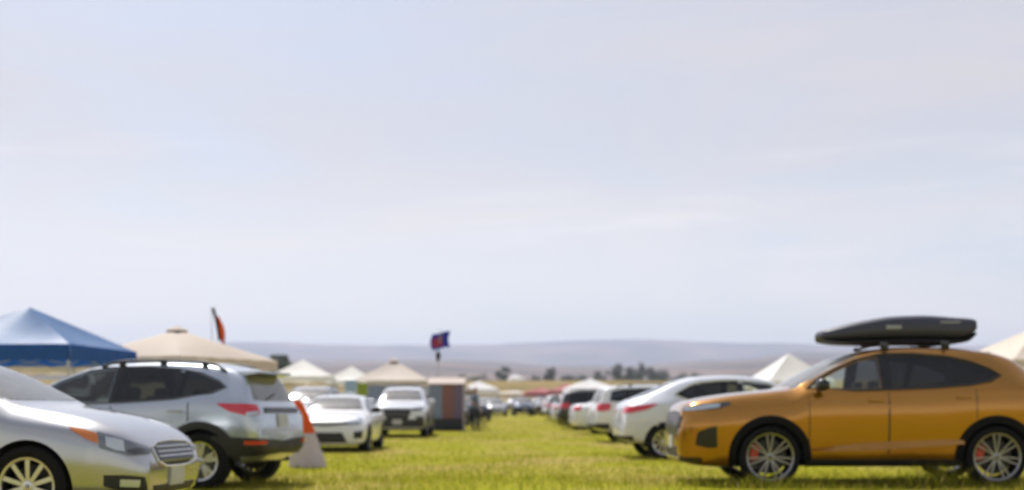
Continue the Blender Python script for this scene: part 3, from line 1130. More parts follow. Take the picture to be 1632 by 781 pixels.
def compact_sedan(label, paintm):
    t = thing('parked_car', label, 'car')
    c = Car(SP_CMP, t, paintm)
    c.windows()
    c.wheels('five', 'alloydark')
    c.doors([(.92, -.18), (-.19, -1.12)])
    c.mirrors(.64, 1.0, M['gloss'])
    c.seats()
    for sg in (1, -1):
        h = c.part('headlight', M['lampdark'], 'pf', sg, [(22, .735), (40, .79), (60, .865)], [(22, .685), (40, .70), (60, .80)], off=.008, n=14, rows=5)
        c.part('lamp_unit', M['lamp'], 'pf', sg, [(30, .745), (52, .82)], [(30, .71), (52, .765)], parent=h, off=.013, n=8, rows=4)
        c.part('fog_recess', M['gloss'], 'pf', sg, [(34, .52), (46, .55)], [(34, .36), (46, .36)], off=.01, n=8, rows=5)
        c.part('tail_light', M['tail'], 'pr', sg, [(20, .98), (52, 1.0)], [(20, .88), (52, .87)], off=.01, n=12, rows=4)
    c.part('upper_grille', M['gloss'], 'pf', 1, [(-23, .735), (0, .70), (23, .735)], [(-22, .685), (0, .65), (22, .685)], off=.01, n=16, rows=4)
    c.part('lower_intake', M['plastic'], 'pf', 1, [(-22, .50), (22, .50)], [(-28, .26), (28, .26)], off=.01, n=16, rows=5)
    c.plate('rear', .8)
    return t


# ---------------- tall SUV with big dark grille
SP_TAL = dict(SP_CRO)
SP_TAL.update(
    flank=(.5, .010, .020, .045),
    nose=2.35, tail=-2.28, r=.365, arch=.415, axles=(1.36, -1.36), plan=mkplan(2.35, -2.28, .935, .74, .84),
    top=[(2.35, .82), (2.335, .94), (2.29, 1.01), (2.1, 1.06), (1.7, 1.11), (1.25, 1.15), (1.05, 1.18), (.85, 1.29), (.5, 1.48), (.2, 1.60), (-.1, 1.655), (-.6, 1.685),
         (-1.3, 1.675), (-1.8, 1.635), (-2.0, 1.575), (-2.1, 1.42), (-2.18, 1.2), (-2.23, 1.08), (-2.27, .95), (-2.28, .72)],
    bot=[(2.35, .40), (2.32, .31), (2.1, .27), (1.0, .26), (-1.0, .26), (-1.7, .29), (-2.15, .38), (-2.28, .48)],
    edge=[(2.35, .6), (2.1, .73), (1.7, .77), (1.1, .78), (.8, .74), (.3, .66), (-.3, .645), (-1.4, .64), (-2.0, .62), (-2.28, .70)],
    sh=[(2.35, .9), (2.0, 1.0), (1.5, 1.05), (1.0, 1.085), (.3, 1.10), (-.6, 1.115), (-1.4, 1.13), (-1.9, 1.13), (-2.28, .98)],
    side=[([(.88, 1.16), (.5, 1.38), (.10, 1.54), (-.12, 1.565)], [(.88, 1.135), (.3, 1.125), (-.12, 1.13)], 'glass'),
          ([(-.20, 1.572), (-.55, 1.578), (-1.05, 1.565)], [(-.20, 1.132), (-.6, 1.14), (-1.05, 1.15)], 'tint'),
          ([(-1.11, 1.56), (-1.5, 1.545), (-1.82, 1.48)], [(-1.11, 1.152), (-1.5, 1.165), (-1.90, 1.20)], 'tint')],
    pillars=[([(-.115, 1.56), (-.205, 1.568)], [(-.115, 1.132), (-.205, 1.135)]), ([(-1.045, 1.56), (-1.115, 1.555)], [(-1.045, 1.155), (-1.115, 1.158)])],
    dlo=None, cabin=(-2.05, .97),
    ws=([(-.58, 1.575), (-.25, 1.60), (.25, 1.60), (.58, 1.575)], [(-.72, 1.215), (-.3, 1.21), (.3, 1.21), (.72, 1.215)]),
    rw=([(-.56, 1.54), (.56, 1.54)], [(-.66, 1.16), (.66, 1.16)]), seatx=.22, headz=1.27)


def tall_suv(label, paintm, rails=True, dark_face=True):
    t = thing('parked_car', label, 'car')
    c = Car(SP_TAL, t, paintm)
    c.windows()
    c.wheels('five', 'alloy')
    c.arches('plastic', .07)
    c.sills(.13)
    c.doors([(.97, -.16), (-.17, -1.2)], z0=.44)
    c.mirrors(.76, 1.14)
    c.seats()
    if rails:
        c.rails(-1.7, .05, .62, 'alloydark', .05, 2)
    for sg in (1, -1):
        c.part('headlight', M['lampdark'], 'pf', sg, [(27, .965), (42, .99), (60, 1.03)], [(27, .89), (42, .89), (60, .97)], off=.008, n=14, rows=5)
        c.part('fog_recess', M['plastic'], 'pf', sg, [(32, .70), (46, .70)], [(34, .46), (46, .50)], off=.01, n=8, rows=5)
        c.part('tail_light', M['tail'], 'pr', sg, [(34, 1.12), (48, 1.13), (58, 1.13)], [(34, .93), (48, .90), (58, .95)], off=.012, n=12, rows=5)
    g = c.part('grille', M['gloss'], 'pf', 1, [(-26, .93), (26, .93)], [(-20, .60), (20, .60)], off=.012, n=16, rows=6)
    c.part('grille_bar', M['alloydark'], 'pf', 1, [(-24, .80), (24, .80)], [(-24, .765), (24, .765)], parent=g, off=.02, n=12, rows=2)
    c.part('lower_intake', M['plastic'], 'pf', 1, [(-50, .60), (50, .60)], [(-50, .35), (50, .35)], off=.014, n=24, rows=5)  # enlarged so the dark panel stands in for shade on the front
    c.part('rear_bumper_trim', M['plastic'], 'pr', 1, [(-56, .56), (0, .54), (56, .56)], [(-56, .40), (0, .42), (56, .40)], off=.02, thick=.05, n=26, rows=5)
    c.plate('rear', .86)
    c.plate('front', .52)
    return t


# ---------------- placing
def place(t, local, px, D, heading):
    """stand the car so that the local ground point sits at photo column px, D metres ahead"""
    h = R(heading)
    wx = local[0] * math.cos(h) - local[1] * math.sin(h)
    wy = local[0] * math.sin(h) + local[1] * math.cos(h)
    X, Y = px2x(px, D) - wx, D - wy
    t.location = (X, Y, gz(X, Y) - .015)
    t.rotation_euler = (0, 0, h)
    if Y > 32:
        ca, sa = math.cos(h), math.sin(h)
        z1 = gz(X + 1.4 * ca, Y + 1.4 * sa)
        z0 = gz(X - 1.4 * ca, Y - 1.4 * sa)
        t.rotation_euler = (0, -math.atan2(z1 - z0, 2.8), h)


GL = 'cars parked along the left side of the lane'
GR = 'cars parked along the right side of the lane'
gold = gold_suv()
gold['group'] = GR
place(gold, (1.44, .85), 1225, 15.1, 180)
sed = silver_sedan()
sed['group'] = GL
place(sed, (1.375, -.80), 50, 9.9, -6)
cro = crossover('blue-silver crossover with black roof rails, its red tail light towards the lane', M['bluesilver'])
cro['group'] = GL
place(cro, (-1.333, .78), 323, 14.5, 168.5)
fas = fastback('white sloping-back car with a red tail light just beyond the golden SUV', M['pearl'])
fas['group'] = GR
place(fas, (-1.72, -.80), 1058, 23.5, 4)
cmp_ = compact_sedan('low white sedan facing the camera with a thin dark grille, left of the lane', M['white'])
cmp_['group'] = GL
place(cmp_, (2.32, 0), 517, 27.0, -90)
cmp_.scale = (1, 1.03, .94)
tal = tall_suv('white SUV facing the camera with a dark lower face, before the beige canopy', M['pearl'])
tal['group'] = GL
place(tal, (2.35, 0), 633, 38.5, -90)

PAINTS = [M[k] for k in ('silver', 'bluesilver', 'white', 'pearl')]
FARSKIP = ('front_seat', 'rear_seat', 'dashboard', 'steering_wheel', 'door_gap', 'caliper', 'mirror_glass', 'rear_wiper', 'fog_trim', 'reverse_lens', 'lamp_unit', 'lamp_housing')
SRC = {'sed': (sed, M['silver']), 'cro': (cro, M['bluesilver']), 'fas': (fas, M['pearl']), 'cmp': (cmp_, M['white']), 'tal': (tal, M['pearl'])}


def more(kind, col, label, group, local, px, D, heading, keep=False):
    src, pm = SRC[kind]
    c = copy_tree(src, None, {pm: M[col]}, () if keep else FARSKIP)
    c['label'] = label
    c['group'] = group
    place(c, local, px, D, heading)
    return c


TAILX = {'sed': -2.42, 'cro': -2.05, 'fas': -2.5, 'cmp': -2.4, 'tal': -2.28}
NOSEX = {'sed': 2.30, 'cro': 2.27, 'fas': 2.45, 'cmp': 2.32, 'tal': 2.35}
more('tal', 'white', 'white SUV with dark side glass, parked just beyond the white sloping-back car', GR, (TAILX['tal'], -.1), 944, 34.8, 6, True)
more('sed', 'white', 'white sedan showing a rounded tail beyond the white SUV of the right row', GR, (TAILX['sed'], -.2), 911, 43.5, 4)
more('tal', 'black', 'black SUV with a wide dark window between white cars of the right row', GR, (TAILX['tal'], -.2), 890, 50, 3)
# beyond: rows shrinking to the end of the lane
GF = 'distant cars at the end of the lane'
rng = random.Random(3)
fr = [('tal', 'maroon', 'maroon'), ('cro', 'grey', 'grey'), ('sed', 'white', 'white'), ('cro', 'black', 'black'), ('tal', 'red', 'red'), ('tal', 'black', 'black'), ('fas', 'grey', 'grey'), ('tal', 'white', 'white'), ('sed', 'black', 'black'),
      ('cro', 'pearl', 'white'), ('tal', 'red', 'red'), ('sed', 'silver', 'silver'), ('cro', 'black', 'black')]
D = 54.5
for i, (k, col, word) in enumerate(fr):
    X = 2.25 + rng.uniform(-.25, .25)
    more(k, col, 'distant %s car in the right-hand row where it narrows towards the lane end' % word, GR, (TAILX[k], 0), 816 + X / D * FPX, D, rng.uniform(-3, 6))
    D += rng.uniform(2.9, 3.8)
fl = [('tal', 'darkblue', 'dark blue'), ('cro', 'black', 'black'), ('sed', 'black', 'black'), ('tal', 'grey', 'grey'), ('fas', 'white', 'white'), ('cro', 'maroon', 'maroon'), ('sed', 'silver', 'silver'),
      ('tal', 'white', 'white'), ('cro', 'darkblue', 'dark blue'), ('tal', 'black', 'black'), ('sed', 'grey', 'grey'), ('cro', 'silver', 'silver')]
D = 55.5
for i, (k, col, word) in enumerate(fl):
    X = -2.2 + rng.uniform(-.3, .2)
    more(k, col, 'distant %s car in the left-hand row beyond the small booth' % word, GL, (NOSEX[k], 0), 816 + X / D * FPX, D, rng.uniform(-8, 6))
    D += rng.uniform(3.3, 4.4)
fe = [('tal', 'maroon', 'maroon'), ('sed', 'silver', 'silver'), ('cro', 'darkblue', 'dark blue'), ('tal', 'black', 'black')]
for i, (k, col, word) in enumerate(fe):
    X = -3.6 + i * 2.35
    D = 101 + rng.uniform(-1, 2)
    more(k, col, 'far %s car facing down the lane and closing off its end' % word, GF, (NOSEX[k], 0), 816 + X / D * FPX, D, -90 + rng.uniform(-6, 6))
for k, col, lab, px, D in (('cro', 'black', 'black crossover with its nose on the lane, first beyond the standing person', 768, 62), ('tal', 'darkblue', 'dark blue SUV with its nose on the lane, second beyond the standing person', 776, 70),
                           ('sed', 'black', 'black sedan with its nose on the lane, third beyond the standing person', 783, 79)):
    more(k, col, lab, GL, (NOSEX[k], 0), px, D, 3)
# a second field of cars seen between and above the nearer ones
GB = 'cars in the field behind the parked rows'
bk = [('tal', 'grey', 'grey SUV facing the camera behind the low white sedan, under white canopies', 497, 39, -90), ('cro', 'black', 'black crossover behind the gap between the two white cars facing the camera', 548, 50, -84),
      ('tal', 'maroon', 'dark maroon SUV showing over the roof of the white sloping-back car', 1110, 45, 4), ('cro', 'red', 'red crossover under the edge of the blue canopy', 30, 33, -5),
      ('sed', 'cream', 'cream sedan in the shade behind the blue canopy', 105, 37, 5)]
for k, col, lab, px, D, hd in bk:
    more(k, col, lab, GB, (0, 0), px, D, hd)
cols = [('white', 'white'), ('silver', 'silver'), ('black', 'black'), ('red', 'red'), ('grey', 'grey'), ('darkblue', 'dark blue'), ('pearl', 'white'), ('cream', 'cream')]
for row, D0 in enumerate((112, 122, 133, 150, 168)):
    for i in range(14):
        X = -22 + i * 3.2 + rng.uniform(-.6, .6)
        k = rng.choice(['tal', 'sed', 'cro', 'fas'])
        col, word = rng.choice(cols)
        if rng.random() < .12:
            continue
        D = D0 + rng.uniform(-2, 2)
        more(k, col, 'tiny %s car in the far rows beyond the end of the lane' % word, GB, (0, 0), 816 + X / D * FPX, D, -90 + rng.uniform(-12, 12))
# farther neighbours of the right row, hidden mostly by the nearer cars
for i, (k, col, lab, X, D) in enumerate([('cro', 'white', 'white crossover two rows back behind the dark maroon SUV', 9.0, 60), ('sed', 'silver', 'silver sedan two rows back right of the lane', 7.4, 66), ('tal', 'silver', 'silver SUV two rows back right of the lane', 9.5, 74),
                                         ('tal', 'black', 'black SUV two rows back left of the lane', -9.5, 68), ('cro', 'silver', 'silver crossover two rows back left of the lane', -8.2, 76)]):
    more(k, col, lab, GB, (0, 0), 816 + X / D * FPX, D, 4)


# ------------------------------------------------------------------ roof box on the golden SUV
def roof_box():
    t = thing('roof_box', 'black roof cargo box with a pointed nose strapped on the golden SUV', 'roof box')
    t.location = gold.location
    t.rotation_euler = gold.rotation_euler
    xa, xb = .60, -1.38
    topf = pchip([(xb, 2.165), (xb + .04, 2.18), (-1.1, 2.20), (-.7, 2.225), (-.3, 2.21), (0., 2.165), (.3, 2.10), (.5, 2.045), (.58, 2.02), (xa, 1.985)])
    botf = pchip([(xb, 1.96), (xb + .12, 1.86), (-1.1, 1.842), (0, 1.842), (.3, 1.85), (.5, 1.87), (.58, 1.89), (xa, 1.93)])
    wf = pchip([(xb, .38), (xb + .03, .405), (-1.1, .42), (-.3, .425), (.2, .40), (.45, .33), (.56, .25), (xa, .17)])

    def shell(z0, z1, n=40):
        mb = MB()
        vs, fs = [], []
        for i in range(n):
            x = xa + (xb - xa) * (.5 - .5 * math.cos(PI * i / (n - 1)))
            a, b = z0(x), z1(x)
            w = wf(x)
            half = chaikin([(0, a), (w * .8, a), (w, a + (b - a) * .25), (w * .995, a + (b - a) * .6), (w * .86, b - (b - a) * .03), (0, b)], 3)
            ring = half + [(-y, z) for (y, z) in half[-2:0:-1]]
            m = len(ring)
            vs += [(x, y, z) for (y, z) in ring]
        for i in range(n - 1):
            for k in range(m):
                fs.append((i * m + k, i * m + (k + 1) % m, (i + 1) * m + (k + 1) % m, (i + 1) * m + k))
        fs.append(tuple(range(m - 1, -1, -1)))
        fs.append(tuple((n - 1) * m + k for k in range(m)))
        mb.add(vs, fs)
        return mb
    mid = lambda x: botf(x) + (topf(x) - botf(x)) * .15
    shell(lambda x: mid(x) + .004, topf).build('lid', M['boxblack'], t)
    shell(botf, mid).build('base_shell', M['plastic'], t)
    mb = MB()
    mb.rbox((-.28, wf(-.28) - .002, 2.05), (.20, .012, .05), .005)
    mb.rbox((-1.02, wf(-1.02) - .016, 2.115), (.26, .02, .022), .005)
    mb.build('badge', M['badge'], t)
    mb = MB()
    for x in (-.10, -.88):
        for y in (-.24, .24):
            mb.rbox((x, y, 1.838), (.12, .05, .03), .008)
    mb.build('clamp', M['plastic'], t)


roof_box()


# ------------------------------------------------------------------ canopies
def canopy(name, label, cat, cx, cy, rz, w, d, eave, peak, val, mat, vent=None, group='pop-up canopies on the field', walls=(), legs=True, sag=.10, valmat=None):
    """eave/peak are heights above the local ground"""
    g = gz(cx, cy)
    t = thing(name, label, cat, (cx, cy, g), rz, group)
    mb = MB()
    n = 12
    vs, fs = [], []
    cs = [(-w / 2, -d / 2), (w / 2, -d / 2), (w / 2, d / 2), (-w / 2, d / 2)]
    flat = .30 if vent else 0.
    for k in range(4):
        a, b = Vector(cs[k]), Vector(cs[(k + 1) % 4])
        o = len(vs)
        for i in range(n + 1):
            s = i / n * (1 - (flat * .35 if vent else 0))
            for j in range(n + 1):
                e = a.lerp(b, j / n)
                p = e.lerp(Vector((0, 0)), s)
                z = eave + (peak - eave) * s
                q = j / n
                z -= sag * math.sin(PI * q) * math.sin(PI * min(1, s * 1.0)) * .9 * (1 - .3 * s)
                z += .014 * (fbm(p.x * 3 + 9 + cx, p.y * 3) - .5)
                vs.append((p.x, p.y, z))
        for i in range(n):
            for j in range(n):
                fs.append((o + i * (n + 1) + j, o + i * (n + 1) + j + 1, o + (i + 1) * (n + 1) + j + 1, o + (i + 1) * (n + 1) + j))
    mb.add(vs, fs)
    if vent:
        s = 1 - flat * .35
        hz = eave + (peak - eave) * s
        q = 1 - s
        for k in range(4):
            a, b = cs[k], cs[(k + 1) % 4]
            mb.add([(a[0] * q, a[1] * q, hz + .0), (b[0] * q, b[1] * q, hz + .0), (b[0] * q * .9, b[1] * q * .9, hz + .06), (a[0] * q * .9, a[1] * q * .9, hz + .06)], [(0, 1, 2, 3)], 1)
            q2 = q * 1.25
            mb.add([(a[0] * q2, a[1] * q2, hz + .055), (b[0] * q2, b[1] * q2, hz + .055), (0, 0, peak + .10)], [(0, 1, 2)])
    mb.build('canopy_top', [mat, vent or mat], t, angle=20)
    mb = MB()
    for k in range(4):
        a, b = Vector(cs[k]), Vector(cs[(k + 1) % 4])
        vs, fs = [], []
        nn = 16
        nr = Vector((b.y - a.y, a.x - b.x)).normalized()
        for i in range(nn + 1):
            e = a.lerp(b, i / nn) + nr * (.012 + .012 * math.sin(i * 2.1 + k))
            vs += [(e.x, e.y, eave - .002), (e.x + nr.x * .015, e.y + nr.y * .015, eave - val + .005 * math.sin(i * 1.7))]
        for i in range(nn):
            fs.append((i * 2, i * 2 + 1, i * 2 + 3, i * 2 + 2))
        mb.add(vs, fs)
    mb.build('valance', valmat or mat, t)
    if legs:
        for (x, y) in cs:
            mb = MB()
            mb.box((x * .985, y * .985, eave / 2 - .01), (.04, .04, eave - .02))
            mb.box((x * .985, y * .985, .006), (.12, .12, .012))
            mb.build('leg', M['tentleg'], t)
        mb = MB()
        for k in range(4):
            a, b = cs[k], cs[(k + 1) % 4]
            m_ = ((a[0] + b[0]) / 2 * .98, (a[1] + b[1]) / 2 * .98)
            for (s, e, z0, z1) in ((a, m_, eave - .05, eave - .38), (a, m_, eave - .38, eave - .05), (m_, b, eave - .05, eave - .38), (m_, b, eave - .38, eave - .05)):
                mb.tube([(s[0] * .98, s[1] * .98, z0), (e[0] * .98, e[1] * .98, z1)], .011, 5)
        mb.build('truss', M['tentleg'], t)
    for (k, x0, x1, z0, z1, wm) in walls:
        a, b = Vector(cs[k]), Vector(cs[(k + 1) % 4])
        mb = MB()
        vs, fs = [], []
        nn = 24
        nr = Vector((b.y - a.y, a.x - b.x)).normalized()
        for i in range(nn + 1):
            f = x0 + (x1 - x0) * i / nn
            e = a.lerp(b, f) * .97
            for j in range(5):
                wv = .03 * math.sin(i * .9 + j * .3)
                vs.append((e.x + nr.x * wv, e.y + nr.y * wv, z0 + (z1 - z0) * j / 4))
        for i in range(nn):
            for j in range(4):
                fs.append((i * 5 + j, i * 5 + j + 1, (i + 1) * 5 + j + 1, (i + 1) * 5 + j))
        mb.add(vs, fs)
        mb.build('cloth_wall', wm, t)
    return t


canopy('canopy', 'large blue pop-up canopy behind the silver sedan', 'canopy', -9.45, 23.4, R(-5), 3.05, 3.05, 2.17, 2.98, .30, M['sheenblue'], valmat=M['valanceblue'])
canopy('canopy', 'wide beige canopy with a dark vent at its peak behind the blue-silver crossover', 'canopy', px2x(282, 26.5), 26.5, R(-28), 3.1, 3.1, 2.08, 2.74, .22, M['canvas'], vent=M['ventdark'], sag=-.10)
canopy('canopy', 'small white peaked canopy behind the grey SUV, left of the other white one', 'canopy', px2x(483, 56), 56, R(6), 2.9, 2.9, 2.35, 3.15, .22, M['canvaswhite'])
canopy('canopy', 'farther white canopy between the peaked white one and the beige one', 'canopy', px2x(560, 72), 72, R(-8), 2.6, 2.6, 2.45, 3.35, .22, M['canvaswhite'])
canopy('canopy', 'beige canopy with pale blue cloth walls above the white SUV facing the camera', 'canopy', px2x(628, 51), 51, R(2), 3.15, 3.15, 2.05, 2.95, .18, M['canvascream'], vent=M['ventdark'],
       walls=((0, .04, .86, .15, 1.85, M['wallblue']), (2, .0, 1., .1, 1.85, M['wallblue'])))
canopy('canopy', 'low tan canopy peak showing above the small booth', 'canopy', px2x(716, 60), 60, R(10), 2.4, 2.4, 1.72, 2.45, .16, M['canvastan'])
canopy('canopy', 'bright white pointed canopy rising behind the windscreen of the golden SUV', 'canopy', px2x(1257, 46), 46, R(10), 2.6, 2.6, 1.95, 3.02, .22, M['canvaswhite'])
canopy('canopy', 'pale canopy sloping down behind the tail of the golden SUV, cut by the photo edge', 'canopy', px2x(1672, 28), 28.6, R(8), 3.0, 3.0, 2.12, 2.98, .20, M['canvascream'],
       walls=((3, .0, 1., .15, 2.0, M['skycloth']),))
canopy('canopy', 'cream canopy farther back under the edge of the blue canopy', 'canopy', px2x(75, 44), 44, R(4), 3.0, 3.0, 2.45, 2.75, .25, M['canvascream'])
canopy('canopy', 'low cream awning stretched across the far end of the lane', 'canopy', px2x(815, 118), 118, 0, 7.0, 3.0, 1.9, 2.15, .35, M['canvascream'], sag=0)
canopy('canopy', 'far white canopy left of the lane end above the distant cars', 'canopy', px2x(763, 92), 92, R(12), 2.6, 2.6, 2.2, 2.85, .3, M['canvaswhite'])
canopy('canopy', 'far white canopy standing alone on the dry rise beyond the lane', 'canopy', px2x(822, 236), 236, R(15), 2.8, 2.8, 2.2, 3.1, .5, M['canvaswhite'])
canopy('canopy', 'broad white canopy behind the black SUV of the right-hand row', 'canopy', px2x(940, 84), 84, R(7), 3.3, 3.0, 2.15, 2.85, .35, M['canvaswhite'])
canopy('canopy', 'second faded red canopy nearer than the other, over the right-hand row', 'canopy', px2x(903, 96), 96, R(-9), 2.6, 2.6, 2.1, 2.7, .35, cloth_mat('rose_canvas', (.46, .16, .17), .25))
canopy('canopy', 'faded red canopy above the distant cars right of the lane end', 'canopy', px2x(862, 108), 108, R(5), 3.0, 3.0, 2.0, 2.5, .3, cloth_mat('faded_red_canvas', (.42, .12, .13), .25))


# small booth beside the lane
def booth():
    D = 48.
    x0, x1 = px2x(684, D), px2x(738, D)
    cx, w = (x0 + x1) / 2, x1 - x0
    t = thing('booth', 'small cloth booth with a pale roof edge and blue and maroon sides, beside the lane', 'booth', (cx, D + .6, gz(cx, D)))
    mb = MB()
    hw = w / 2 + .07
    mb.add([(-hw, -.70, 1.872), (hw, -.70, 1.872), (hw, .70, 1.872), (-hw, .70, 1.872), (-hw, -.70, 1.90), (hw, -.70, 1.90), (hw, .70, 2.17), (-hw, .70, 2.17)],
           [(0, 3, 2, 1), (4, 5, 6, 7), (0, 1, 5, 4), (1, 2, 6, 5), (2, 3, 7, 6), (3, 0, 4, 7)])
    mb.build('roof', M['canvas'], t, smooth=False)
    for (nm, a, b, mt) in (('blue_panel', -.5, -.12, 'wallblue'), ('maroon_panel', -.115, .22, 'wallmaroon'), ('violet_panel', .225, .5, 'wallviolet')):
        mb = MB()
        vs, fs = [], []
        for i in range(13):
            x = (a + (b - a) * i / 12) * w
            for yy in (-.60, -.585):
                vs += [(x, yy + .018 * math.sin(i * 1.3), .50), (x, yy + .012 * math.sin(i * 1.3), 1.862)]
        for i in range(12):
            o = i * 4
            fs += [(o, o + 4, o + 5, o + 1), (o + 2, o + 3, o + 7, o + 6)]
        mb.add(vs, fs)
        mb.build(nm, M[mt], t)
    mb = MB()
    mb.rbox((0, -.57, .25), (w, .06, .44), .02)
    mb.build('counter', M['walldark'], t)
    mb = MB()
    for sx in (-1, 1):
        mb.box((sx * (w / 2 - .012), 0, .93), (.02, 1.18, 1.85))
    mb.box((0, .6, .93), (w - .06, .02, 1.85))
    mb.build('side_wall', M['wallmaroon'], t)
    for sx in (-1, 1):
        for sy in (-1, 1):
            mb = MB()
            mb.box((sx * (w / 2 + .015), sy * .62, .93), (.035, .035, 1.86))
            mb.build('post', M['tentleg'], t)


booth()

# cloths hung from the beige canopy, the sky blue one added for a glint
for nm, lab, px, D, py, w, h, mt in (('hanging_towel', 'lime green towel hung beside the beige canopy, above the white cars', 577, 47.5, 609, .42, .55, 'limecloth'),
                                    ('hanging_towel', 'sky blue cloth added for a pale glint, left of the lime green towel', 559, 47.3, 605, .45, .5, 'skycloth')):
    X = px2x(px, D)
    zt = py2z(py, D)
    t = thing(nm, lab, 'towel', (X, D, gz(X, D)), 0, 'towels hung on stands by the beige canopy')
    zt -= gz(X, D)
    mb = MB()
    vs, fs = [], []
    for i in range(13):
        x = -w / 2 + w * i / 12
        for yy in (-.02, .02):
            vs += [(x, yy + .02 * math.sin(i), zt - h), (x, yy * .6, zt)]
    for i in range(12):
        o = i * 4
        fs += [(o, o + 4, o + 5, o + 1), (o + 2, o + 3, o + 7, o + 6), (o + 1, o + 5, o + 7, o + 3)]
    mb.add(vs, fs)
    mb.build('cloth', M[mt], t)
    mb = MB()
    mb.tube([(-w / 2 - .03, 0, 0), (-w / 2 - .03, 0, zt)], .013, 6)
    mb.tube([(w / 2 + .03, 0, 0), (w / 2 + .03, 0, zt)], .013, 6)
    mb.tube([(-w / 2 - .03, 0, zt - .006), (w / 2 + .03, 0, zt - .006)], .011, 6)
    mb.build('stand', M['tentleg'], t)


# ------------------------------------------------------------------ flags
def flag_blue():
    D = 55.
    X = px2x(698, D)
    g = gz(X, D)
    t = thing('flag', 'blue flag with a red field flying on a tall thin pole above the booth', 'flag', (X, D, g))
    zt = py2z(527, D) - g
    mb = MB()
    mb.tube([(0, 0, 0), (0, 0, zt * .6), (.12, 0, zt + .06)], [.034, .030, .022], 8)
    mb.build('pole', M['tentleg'], t)

    def sheet(x0, x1, z0, z1, off, mt, nm, par):
        mb = MB()
        vs, fs = [], []
        n, m = 18, 8
        for s in (0, 1):
            for i in range(n + 1):
                for j in range(m + 1):
                    u = x0 + (x1 - x0) * i / n
                    v = z0 + (z1 - z0) * j / m
                    vs.append((u + .06 * math.sin(v * 6), .10 * math.sin(u * 7 + v * 3) + (off + .004) * (1 if s else -1), v + .06 * u * u + .16 * (u > .0) * u + .04 * math.sin(u * 6)))
        K = (n + 1) * (m + 1)
        for i in range(n):
            for j in range(m):
                a, b, c, d = i * (m + 1) + j, (i + 1) * (m + 1) + j, (i + 1) * (m + 1) + j + 1, i * (m + 1) + j + 1
                fs += [(a, b, c, d), (K + d, K + c, K + b, K + a)]
        mb.add(vs, fs)
        return mb.build(nm, mt, par)
    zc = py2z(543, D) - g
    f = sheet(-.30, .54, zc - .40, zc + .34, 0, M['flagblue'], 'cloth', t)
    sheet(-.20, .26, zc - .30, zc + .14, .006, M['flagred'], 'red_field', f)
    mb = MB()
    zz = py2z(567, D) - g
    mb.tube([(0, -.03, zz - .25), (0.02, -.04, zz), (-.02, -.03, zz + .22)], [.05, .13, .04], 10)
    mb.build('furled_pennant', M['flagblack'], t)


flag_blue()


def flag_orange():
    D = 30.
    X = px2x(337, D)
    g = gz(X, D)
    t = thing('flag', 'black and orange flag drooping from a thin pole above the beige canopy', 'flag', (X, D, g))
    zt = py2z(488, D) - g
    mb = MB()
    mb.tube([(.05, 0, 0), (.0, 0, zt)], [.018, .009], 8)
    mb.build('pole', M['tentleg'], t)
    for nm, z0, z1, mt in (('black_band', 492, 544, 'flagblack'), ('orange_band', 506, 553, 'orange')):
        mb = MB()
        vs, fs = [], []
        n, m = 12, 12
        a, b = py2z(z0, D) - g, py2z(z1, D) - g
        for s in (0, 1):
            for i in range(n + 1):
                f = i / n
                z = a + (b - a) * f
                k = (a + (b - a) * f - (py2z(496, D) - g)) / ((py2z(556, D) - py2z(496, D)))
                for j in range(m + 1):
                    u = j / m
                    xa = .02 + .21 * k
                    xb = xa + .075
                    if nm == 'orange_band':
                        xa = xb + .004
                        xb = xa + .035 + .07 * math.sin(PI * max(0, min(1, f)))
                    vs.append((xa + (xb - xa) * u, .05 * math.sin(u * 5 + k * 6) + (.004 if s else -.004) + (.012 if nm == 'black_band' else 0), z + .05 * u))
        K = (n + 1) * (m + 1)
        for i in range(n):
            for j in range(m):
                a_, b_, c_, d_ = i * (m + 1) + j, (i + 1) * (m + 1) + j, (i + 1) * (m + 1) + j + 1, i * (m + 1) + j + 1
                fs += [(a_, b_, c_, d_), (K + d_, K + c_, K + b_, K + a_)]
        mb.add(vs, fs)
        mb.build(nm, M[mt], t)


flag_orange()


# ------------------------------------------------------------------ cloth cone behind the crossover's bumper
def cloth_cone():
    D = 20.0
    X = px2x(490, D)
    t = thing('field_marker', 'leaning cloth cone, orange above and pale below, behind the crossover bumper', 'cone marker', (X, D, 0))
    hgt = py2z(636, D)
    lean = px2x(472, D) - X

    def seg(f0, f1, mt, nm, ro=0.):
        mb = MB()
        vs, fs = [], []
        n, m = 28, 10
        for i in range(m + 1):
            f = f0 + (f1 - f0) * i / m
            r = .27 * (1 - f) ** .55 + .035
            for k in range(n):
                a = 2 * PI * k / n
                q = 1 + .10 * math.sin(a * 5 + f * 4) * (1 - f)
                vs.append((lean * f + r * q * math.cos(a) + ro * math.cos(a), r * q * math.sin(a) * .8 + ro * math.sin(a), hgt * f))
        for i in range(m):
            for k in range(n):
                fs.append((i * n + k, i * n + (k + 1) % n, (i + 1) * n + (k + 1) % n, (i + 1) * n + k))
        fs.append(tuple(range(n - 1, -1, -1)))
        fs.append(tuple(m * n + k for k in range(n)))
        mb.add(vs, fs)
        mb.build(nm, M[mt], t)
    seg(0.005, .50, 'palecloth', 'lower_skirt')
    seg(.502, .985, 'orange', 'upper_cone', .004)


cloth_cone()


